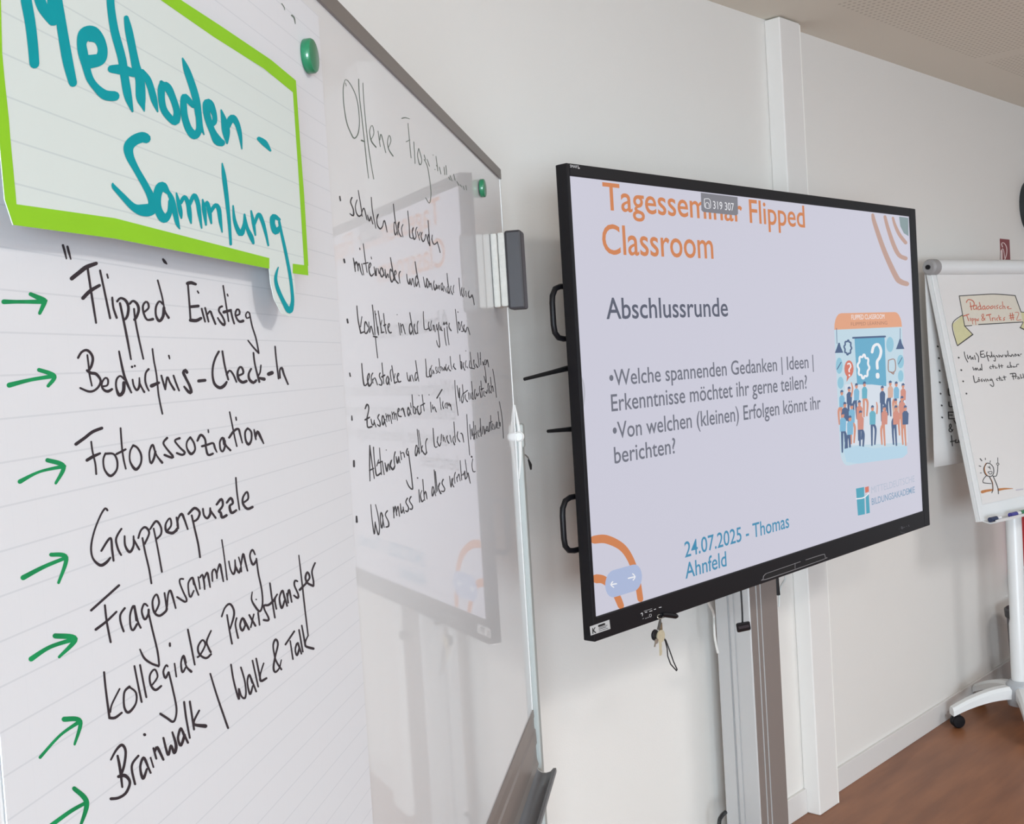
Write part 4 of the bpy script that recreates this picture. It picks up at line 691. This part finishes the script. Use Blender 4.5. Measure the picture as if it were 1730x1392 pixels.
# ================================================================ keys hanging from the display
KK = Plane((0, YT - 0.006, 0), U, (0, -1, 0))
ky = thing('key_bunch', tuple(KK.at(1115, 1060)), 'bunch of keys with a black wrist loop hanging from a stick under the display', 'keys')
steel = mat('nickel', (188, 184, 172), 0.3, 0.8, var=0.1, scale=120); brass = mat('pale_brass', (214, 206, 178), 0.35, 0.5, var=0.1, scale=120)
build(MB().tube([KK.at(1119, 1038), KK.at(1124, 1038.5), KK.at(1141, 1040.8), KK.at(1144, 1041)], [0.004, 0.0062, 0.0062, 0.004], 10), 'usb_stick', blk, ky, smooth=True)
rg = [KK.at(1115.5 + 5 * math.cos(a), 1041.5 + 3.6 * math.sin(a), 0.003 * math.sin(a)) for a in np.linspace(0, 2 * math.pi, 20, endpoint=False)]
build(MB().tube(rg, 0.0011, 6, closed=True), 'split_ring', steel, ky, smooth=True)
build(MB().tube([KK.at(1115.5, 1045), KK.at(1115, 1052), KK.at(1112, 1064)], [0.002, 0.0035, 0.003], 8), 'clip', mat('dark_steel', (92, 88, 84), 0.4, 0.6), ky, smooth=True)
build(MB().tube([KK.at(1116.5, 1052), KK.at(1117, 1066)], [0.003, 0.0035], 8), 'clip', mat('bronze', (128, 108, 84), 0.4, 0.6), ky, smooth=True)
build(MB().lathe(KK.at(1104.5, 1072.5, -0.004), (0, -1, 0), [(0.010, 0), (0.0125, 0.002), (0.0125, 0.005), (0.010, 0.007)], 20), 'fob', blk, ky, smooth=True)
def key(cx, cy, r, tip, w, M):
    h = MB().lathe(KK.at(cx, cy, 0.004), (0, -1, 0), [(r, 0), (r, 0.0026)], 18)
    a = KK.at(cx, cy, 0.0053); b = KK.at(*tip, 0.0053); d = b - a; d /= np.linalg.norm(d); s_ = np.cross(d, A3(0, -1, 0))
    bl = [a + s_ * w, b + s_ * w * 0.9]; k_ = 6
    edge = []
    for i in range(k_ + 1):
        t = i / k_; edge.append(a + (b - a) * (1 - t) - s_ * w * (0.9 if i % 2 else 0.45))
    h.extr([p - A3(0, 0.001, 0) for p in bl + edge], (0, 0, 0), (0, 0.002, 0)); return build(h, 'key', M, ky)
key(1115.5, 1074.5, 0.0145, (1116.5, 1107), 0.0048, brass); key(1108, 1083, 0.006, (1106, 1093), 0.002, steel)
lp = [KK.at(*p) for p in ((1121, 1077), (1124, 1083), (1127, 1095), (1128, 1108), (1133, 1122), (1143, 1133), (1144, 1131), (1138, 1118), (1131, 1098), (1125, 1082), (1121, 1077))]
build(MB().tube(lp, 0.0015, 6), 'wrist_loop', bc, ky, smooth=True)
# ================================================================ mobile flip chart
UF = A3(math.cos(math.radians(11)), -math.sin(math.radians(11)), 0); PB = A3(4.3, 1.6685, 0.8617); PT = A3(4.3321, 1.8337, 1.8457)
EZ = (PT - PB) / np.linalg.norm(PT - PB); NF = np.cross(UF, EZ); LH = float(np.linalg.norm(PT - PB))
FP = Plane(PB, UF, NF, EZ)
fw = mat('white_powder_coat', (222, 224, 224), 0.35, var=0.01); fg = mat('grey_end_cap', (150, 148, 148), 0.45)
fc = thing('flipchart_easel', (4.65, 1.67, 0), 'white mobile flipchart easel on castors, right of the display', 'flipchart')
build(MB().pbox(FP, 0.0, 0.70, 0.0, LH, -0.018, 0.0), 'board', fw, fc, bevel=0.003)
build(MB().pbox(FP, 0.0, 0.026, 0.0, LH - 0.02, 0.0, 0.006), 'side_rail', fw, fc, bevel=0.002)
build(MB().pbox(FP, 0.674, 0.70, 0.0, LH - 0.02, 0.0, 0.006), 'side_rail', fw, fc, bevel=0.002)
build(MB().tube([FP.pt(0.03, LH - 0.012, 0.006), FP.pt(0.67, LH - 0.012, 0.006)], 0.030, 20), 'clamp_bar', fw, fc, smooth=True)
for a, b in ((-0.012, 0.03), (0.67, 0.712)): build(MB().tube([FP.pt(a, LH - 0.012, 0.006), FP.pt(a + 0.008, LH - 0.012, 0.006), FP.pt(b, LH - 0.012, 0.006)], [0.024, 0.031, 0.031], 20), 'end_cap', fg, fc, smooth=True)
build(MB().lathe(FP.pt(-0.012, LH - 0.012, 0.006), -UF, [(0.009, 0), (0.009, 0.006)], 14), 'screw_cap', blk, fc)
tr = [(0.0, 0.012), (0.004, 0.0), (0.035, -0.012), (0.060, -0.010), (0.064, 0.0), (0.060, 0.001), (0.056, -0.006), (0.036, -0.008), (0.007, 0.003), (0.004, 0.014)]
build(MB().extr([FP.pt(0.01, z, n) for n, z in tr], (0, 0, 0), UF * 0.68), 'marker_tray', fw, fc)
PX, PY = 4.65, 1.67
build(MB().lathe((PX, PY, 0.10), (0, 0, 1), [(0.034, 0), (0.034, 0.30), (0.030, 0.32), (0.030, 0.80), (0.024, 0.83), (0.024, 0.86)], 20), 'post', fw, fc, smooth=True)
build(MB().lathe((PX, PY, 0.075), (0, 0, 1), [(0.05, 0), (0.058, 0.03), (0.055, 0.085), (0.040, 0.10)], 20), 'hub', mat('grey_hub', (170, 174, 178), 0.4), fc, smooth=True)
build(MB().tube([A3(PX, PY + 0.012, 0.93), FP.pt(0.355, 0.30, -0.045), FP.pt(0.355, 0.62, -0.036)], 0.013, 10), 'tilt_joint', fg, fc)
for k, an in enumerate((135, 57, 207, 279, 351)):
    t = math.radians(an); d = A3(math.cos(t), math.sin(t), 0); s_ = A3(-d[1], d[0], 0); o = A3(PX, PY, 0); R_ = 0.285; mb = MB(); secs = []
    for i in range(9):
        q = i / 8; r = 0.04 + (R_ - 0.04) * q; top = 0.155 - 0.072 * q ** 1.8; th = 0.050 - 0.018 * q; w = 0.027 - 0.006 * q; c = o + d * r
        secs.append([c + s_ * w + A3(0, 0, top - th), c + s_ * w + A3(0, 0, top - 0.012), c + s_ * w * 0.6 + A3(0, 0, top), c - s_ * w * 0.6 + A3(0, 0, top), c - s_ * w + A3(0, 0, top - 0.012), c - s_ * w + A3(0, 0, top - th)])
    for i, sct in enumerate(secs): mb.v += [tuple(p) for p in sct]
    for i in range(8):
        for j in range(6): mb.f.append((i * 6 + j, i * 6 + (j + 1) % 6, (i + 1) * 6 + (j + 1) % 6, (i + 1) * 6 + j))
    mb.f += [tuple(reversed(range(6))), tuple(range(48, 54))]
    leg = build(mb, 'leg', fw, fc, smooth=True)
    cc = o + d * (R_ - 0.022)
    wh = MB()
    for sgn in (-1, 1): wh.lathe(cc + A3(0, 0, 0.0265) + s_ * (0.003 * sgn), s_ * sgn, [(0.020, 0), (0.0262, 0.002), (0.0262, 0.010), (0.022, 0.015), (0.008, 0.016)], 18)
    wh.lathe(cc + A3(0, 0, 0.040), (0, 0, 1), [(0.012, 0), (0.012, 0.012)], 12)
    build(wh, 'castor', blk, leg, smooth=True)
# page on the board
fpap = mat('flipchart_page', (220, 218, 216), 0.7, var=0.008, spec=0.25)
pg = thing('flipchart_page', tuple(FP.pt(0.35, 0.07, 0.001)), 'white flipchart page with orange banner heading and a small doodled figure, on the easel', 'paper page')
build(MB().pbox(FP, 0.036, 0.664, 0.062, LH - 0.035, 0.0006, 0.004), 'page', fpap, pg)
PGP = 0.0043
C1, C2, C3 = (1570, 420, 8.7), (1560, 560, 5.8), (1610, 760, 8.7)
yel = mat('pale_yellow_crayon', (205, 201, 158), 0.8, var=0.06, scale=60); yl2 = mat('cream_crayon', (214, 208, 194), 0.8, var=0.03, scale=60); fog = mat('red_orange_marker', (196, 98, 72), 0.6, var=0.15, scale=90); brn = mat('brown_orange_marker', (186, 122, 70), 0.6, var=0.2, scale=90)
def fpoly(name, reg, pts, M, off): 
    q = MB(); poly(q, [(reg[0] + x / reg[2], reg[1] + y / reg[2]) for x, y in pts], FP, off); build(q, name, M, pg, fix=False)
fpoly('banner_fill', C1, [(440, 695), (960, 668), (1262, 690), (1345, 925), (1375, 1080), (520, 1138)], yl2, PGP)
fpoly('ribbon_tail', C1, [(487, 975), (340, 1110), (400, 1392), (425, 1425), (640, 1262), (520, 1138)], yel, PGP)
fpoly('ribbon_tail', C1, [(1345, 930), (1470, 950), (1500, 1230), (1380, 1195), (1335, 1160), (1375, 1080)], yel, PGP)
inkf = mat('fine_black_marker', (62, 60, 60), 0.6, var=0.2, scale=60)
pen('banner_outline', [(C1, "440,695,13 700,680 960,668 1262,690,13;1262,690,13 1345,920,12;440,695,12 520,1138,12;520,1138,13 625,1130,12;725,1115,14 1000,1100 1375,1078,12;487,975,12 340,1110 400,1392,12 418,1425;418,1425,16 640,1262,18;640,1262,13 520,1138,12;1345,930,12 1450,945;1335,1160,16 1420,1200,16;1380,1080,10 1340,1160")], FP, PGP + 0.0002, inkf, pg)
pen('heading_line', [(C1, "545,790,14 570,750 630,760,14 660,800 650,840 600,850;600,790,12 620,900,14;690,830,12 650,850 655,895 690,880;690,830,12 700,895;755,840,12 715,860 725,900 760,880;735,790,12 765,895;810,840,12 780,860 790,895 815,880;815,850,12 825,895;870,840,12 840,860 850,890 880,870 880,850;930,840,12 900,860 905,885 935,870 940,850;"
 "960,840,11 965,885;1010,830,11 985,850 1010,870 990,885;1060,840,10 1030,855 1040,885 1065,875;1075,780,10 1085,885;1085,850,10 1105,845 1115,885;1150,870,10 1170,850 1145,855 1160,885 1205,880;505,990,16 580,965,14;550,980,12 580,1060;600,1020,11 610,1060;625,1030,10 640,1110,8;625,1030,10 660,1035 640,1060;670,1030,10 685,1120,8;670,1030,10 700,1040 685,1060;"
 "725,1030,11 710,1045 725,1055 705,1060;820,1050,11 770,990 790,960 800,990 770,1040 790,1060 820,1020;840,980,18 905,965,14;880,975,11 905,1060;925,1020,11 930,1060;925,1030,11 945,1015;960,1015,10 970,1055;1010,1015,11 985,1035 1005,1055;1020,980,11 1035,1050;1050,1010,11 1030,1030 1060,1050;1110,1010,11 1090,1030 1110,1045 1085,1055;"
 "1190,950,12 1205,1050;1220,945,12 1235,1045;1175,990,12 1245,975;1180,1020,12 1245,1010;1260,940,9 1300,935 1315,960 1285,1050 1350,1045")], FP, PGP + 0.0002, fog, pg)
pen('text_line', [(C2, "345,255,16 348,258;400,200,8 410,250 435,300;430,230,8 440,270 455,240;460,240,8 470,275;475,260,8 490,250 480,270 495,270;500,235,8 510,275;515,210,8 540,250 540,300;560,195,9 565,250 600,250;560,195,9 590,190;565,225,9 590,220;600,230,8 605,250;625,200,8 620,220 640,290;615,240,8 640,235;645,235,8 660,255 665,235;665,200,8 675,250;"
 "690,230,8 685,250 700,240 705,290 690,285;715,235,10 730,250;740,230,10 745,250;755,235,10 770,250 780,230;800,230,10 810,250 820,230;825,190,8 835,245;845,235,10 860,245 870,225;880,230,8 885,245;900,220,8 895,240 915,235 900,220;925,225,8 930,240;930,225,8 945,240;950,225,8 960,220")], FP, PGP + 0.0002, inkf, pg)
pen('text_line', [(C2, "370,377,16 373,380;485,350,8 495,380 510,355 515,380;520,375,8 525,355 540,380;560,360,9 550,380 570,370;570,320,8 575,380;660,340,8 650,355 665,365;680,325,8 685,360;670,345,8 700,340;710,345,8 705,360 725,355;740,320,8 745,360;765,325,8 770,355;735,340,8 780,335;830,335,9 820,350 845,350;850,300,8 855,350 870,345 860,335;885,340,8 880,350 905,345;915,345,8 915,325 935,320")], FP, PGP + 0.0002, inkf, pg)
pen('text_line', [(C2, "389,487,16 391,489;421,607,16 423,610;490,435,9 505,500 530,490;540,470,8 535,490 555,485 545,468;540,455,9 545,455;575,465,8 565,475 580,485 570,490;590,470,8 600,490 610,465;620,490,8 625,465 640,485;660,465,8 650,480 670,475;670,465,8 690,520 680,540 655,520;725,460,8 715,470 730,480;745,440,8 750,480;735,460,8 760,455;765,465,8 765,480 780,475;"
 "790,435,8 800,475;780,450,8 810,445;850,415,10 900,410 905,435 870,440;875,420,8 885,470;905,460,8 905,440 920,440;930,445,8 925,465 945,460 930,445;950,420,8 960,460 970,450;975,415,8 985,456;1000,430,8 1010,460 1030,450")], FP, PGP + 0.0002, inkf, pg)
pen('doodle_shading', [(C3, "430,618,44 500,600,38 580,588,28;672,585,36 760,572,26 880,568,8;488,200,18 462,260 475,340 510,382,14;540,400,14 580,480 590,600,12")], FP, PGP + 0.0002, brn, pg)
pen('doodle', [(C3, "500,195,12 455,260 465,340 510,385 570,385 600,330 590,250 540,200 500,195;515,250,10 545,268;538,238,10 550,285;515,325,10 540,355 570,350 572,315 515,325;530,385,12 575,480 585,580 572,630;590,385,12 640,500 665,580 668,645;490,380,11 450,430 445,480 560,495;590,385,11 635,385 655,320 660,225;660,190,10 640,205 655,225 680,210 660,190;660,180,9 658,115;"
 "400,130,14 425,160;475,120,10 478,145;550,160,10 545,185;385,235,12 410,243;400,340,10 420,338")], FP, PGP + 0.0004, inkf, pg)
pen('page_number', [(C3, "930,590,20 1025,578,20")], FP, PGP + 0.0002, mat('pale_lilac_print', (190, 186, 196), 0.7), pg)
# pages turned over the back
BP_ = A3(4.2935, 1.862, 0); BKP = Plane(BP_, UF, np.cross(UF, A3(0, 0, 1)))
bp = thing('turned_over_sheet', tuple(BKP.pt(0.34, 1.043)), 'white written sheet hanging down behind the flipchart easel', 'paper sheet')
u0b, _ = BKP.uv(1574, 690); _, zb2 = BKP.uv(1581, 789)
q = MB()
for j in range(12):
    z = zb2 + (1.835 - zb2) * j / 11
    for i in range(6):
        u = u0b + 0.60 * i / 5; q.v.append(tuple(BKP.pt(u, z, 0.003 * math.sin(j * 0.5 + i))))
for j in range(11):
    for i in range(5): a = j * 6 + i; q.f.append((a, a + 1, a + 7, a + 6))
o = build(q, 'page', fpap, bp, smooth=True); o.modifiers.new('t', 'SOLIDIFY').thickness = 0.0012
pen('text_line', [(C2, "140,145,14 143,149;152,260,14 155,264;158,382,14 161,386;160,496,14 163,500;168,608,14 171,612;179,723,14 182,727;183,840,14 186,844;245,560,9 250,620 268,625;250,690,9 255,735 290,735;245,790,9 250,855;245,790,9 295,790;250,820,9 285,820;250,855,9 305,855;300,870,9 320,905;285,975,9 255,930 265,905 275,930 250,965 270,985 290,960;275,1020,9 285,1120;265,1080,9 310,1072;320,1060,9 315,1090 340,1085;345,1065,9 355,1090;365,1060,9 360,1085 385,1080")], BKP, 0.0045, inkf, bp, k=1.1)
# markers lying in the easel tray
for px, py, L_, colr, nm, lb in ((1675, 877.5, 0.10, (40, 52, 84), 'navy', 'dark blue marker at the left end of the easel tray'), (1709, 870, 0.11, (64, 62, 140), 'violet', 'violet-blue marker in the easel tray, left of the green one'), (1726, 866.5, 0.10, (44, 120, 80), 'green', 'green marker in the easel tray at the right edge of the photo')):
    u, w = FP.uv(px, py, 0.046); mk_ = thing('marker_pen', tuple(FP.pt(u, 0.003, 0.046)), lb, 'marker', 'markers in the easel tray')
    u = u + 0.01
    build(MB().tube([FP.pt(u - 0.02, 0.0045, 0.046), FP.pt(u + 0.022, 0.0045, 0.046)], 0.0095, 12), 'cap', mat(nm + '_cap', colr, 0.4), mk_, smooth=True)
    build(MB().tube([FP.pt(u + 0.022, 0.0045, 0.046), FP.pt(u + 0.048, 0.0045, 0.046)], 0.008, 12), 'barrel', mat('white_barrel', (220, 220, 224), 0.4), mk_, smooth=True)
# ================================================================ fire point: sign and extinguisher
sg = thing('fire_sign', (5.43, YW - 0.002, 1.895), 'small red square fire equipment sign on the wall above the flipchart', 'sign')
red = mat('signal_red', (122, 18, 24), 0.5, var=0.05)
build(MB().box((5.372, YW - 0.003, 1.8945), (5.486, YW - 0.0005, 1.9955)), 'plate', red, sg)
pen('symbol', [((1660, 320, 10.714), "345,1000,22 350,970,14 380,965 420,1010,16 440,1090 430,1190 395,1285,16;345,1285,36 345,1110,34;345,1110,12 355,1075 375,1085 390,1150 400,1240;350,1010,18 360,1040,20")], WALL, 0.0036, mat('sign_white', (224, 200, 198), 0.5), sg)
ex = thing('fire_extinguisher', (5.33, 1.86, 0.42), 'red fire extinguisher on the wall, half cut off by the right edge of the photo', 'extinguisher')
exr = mat('extinguisher_red', (164, 16, 24), 0.3, var=0.03, coat=0.5)
build(MB().lathe((5.33, 1.855, 0.42), (0, 0, 1), [(0.070, 0), (0.078, 0.012), (0.078, 0.37), (0.070, 0.405), (0.045, 0.43), (0.022, 0.44), (0.022, 0.46)], 28), 'cylinder', exr, ex, smooth=True)
build(MB().lathe((5.33, 1.855, 0.505), (0, 0, 1), [(0.0786, 0), (0.0786, 0.010)], 28), 'label_band', mat('label_white', (222, 214, 212), 0.5), ex, smooth=True)
build(MB().lathe((5.33, 1.855, 0.41), (0, 0, 1), [(0.079, 0), (0.0795, 0.055)], 28), 'foot_ring', blk, ex, smooth=True)
build(MB().tube([(5.33, 1.855, 0.87), (5.33, 1.855, 0.915)], 0.02, 12), 'valve', mat('pale_brass', (214, 206, 178), 0.35, 0.5), ex, smooth=True)
build(MB().box((5.315, 1.79, 0.912), (5.345, 1.87, 0.922)).box((5.315, 1.79, 0.935), (5.345, 1.87, 0.943)).box((5.317, 1.855, 0.92), (5.343, 1.87, 0.94)), 'lever', blk, ex, bevel=0.002)
build(MB().tube([(5.38, 1.855, 0.89), (5.43, 1.84, 0.885), (5.455, 1.83, 0.82), (5.452, 1.83, 0.70), (5.448, 1.83, 0.55)], 0.009, 8), 'hose', blk_m, ex, smooth=True)
build(MB().box((5.33, YW - 0.006, 0.60), (5.39, YW, 0.84)), 'wall_mount', blk, ex)
# waste bin
bn = thing('waste_bin', (5.08, 1.752, 0), 'dark grey round waste bin against the wall behind the flipchart post', 'bin')
gb_ = mat('dark_grey_plastic', (98, 96, 100), 0.5, var=0.06)
build(MB().lathe((5.08, 1.752, 0), (0, 0, 1), [(0.098, 0), (0.100, 0.004), (0.114, 0.345), (0.112, 0.345), (0.096, 0.010)], 32), 'body', gb_, bn, smooth=True)
build(MB().lathe((5.08, 1.752, 0.33), (0, 0, 1), [(0.112, 0), (0.120, 0.004), (0.122, 0.035), (0.114, 0.040), (0.104, 0.036), (0.108, 0.002)], 32), 'rim', mat('darker_grey_plastic', (50, 50, 54), 0.45), bn, smooth=True)
# round dark fixture cut by the right edge of the photo
fx = thing('wall_fixture', (5.77, YW - 0.06, 2.16), 'round black fixture high on the wall, cut off by the right edge of the photo', 'fixture')
build(MB().lathe((5.765, YW, 2.16), (0, -1, 0), [(0.125, 0), (0.125, 0.05), (0.115, 0.07), (0.108, 0.072)], 36), 'housing', mat('dark_fixture', (40, 46, 48), 0.4), fx, smooth=True)
build(MB().lathe((5.765, YW - 0.0722, 2.16), (0, -1, 0), [(0.105, 0), (0.08, 0.008), (0.04, 0.012)], 30), 'cover', mat('dark_mesh', (26, 28, 30), 0.7), fx, smooth=True)
# out of view: lamp giving the warm overhead light, plus one added for the right wall
for lx, ly, lb in ((1.25, -0.9, 'square recessed ceiling lamp panel out of frame above the camera'), (3.9, -1.1, 'square panel of the added overhead light out of frame, opposite the easel')):
    cl = thing('overhead_panel', (lx, ly, ZC - 0.001), lb, 'lamp')
    build(MB().box((lx - 0.29, ly - 0.29, 2.618), (lx + 0.29, ly + 0.29, ZC - 0.001)), 'housing', fw, cl)
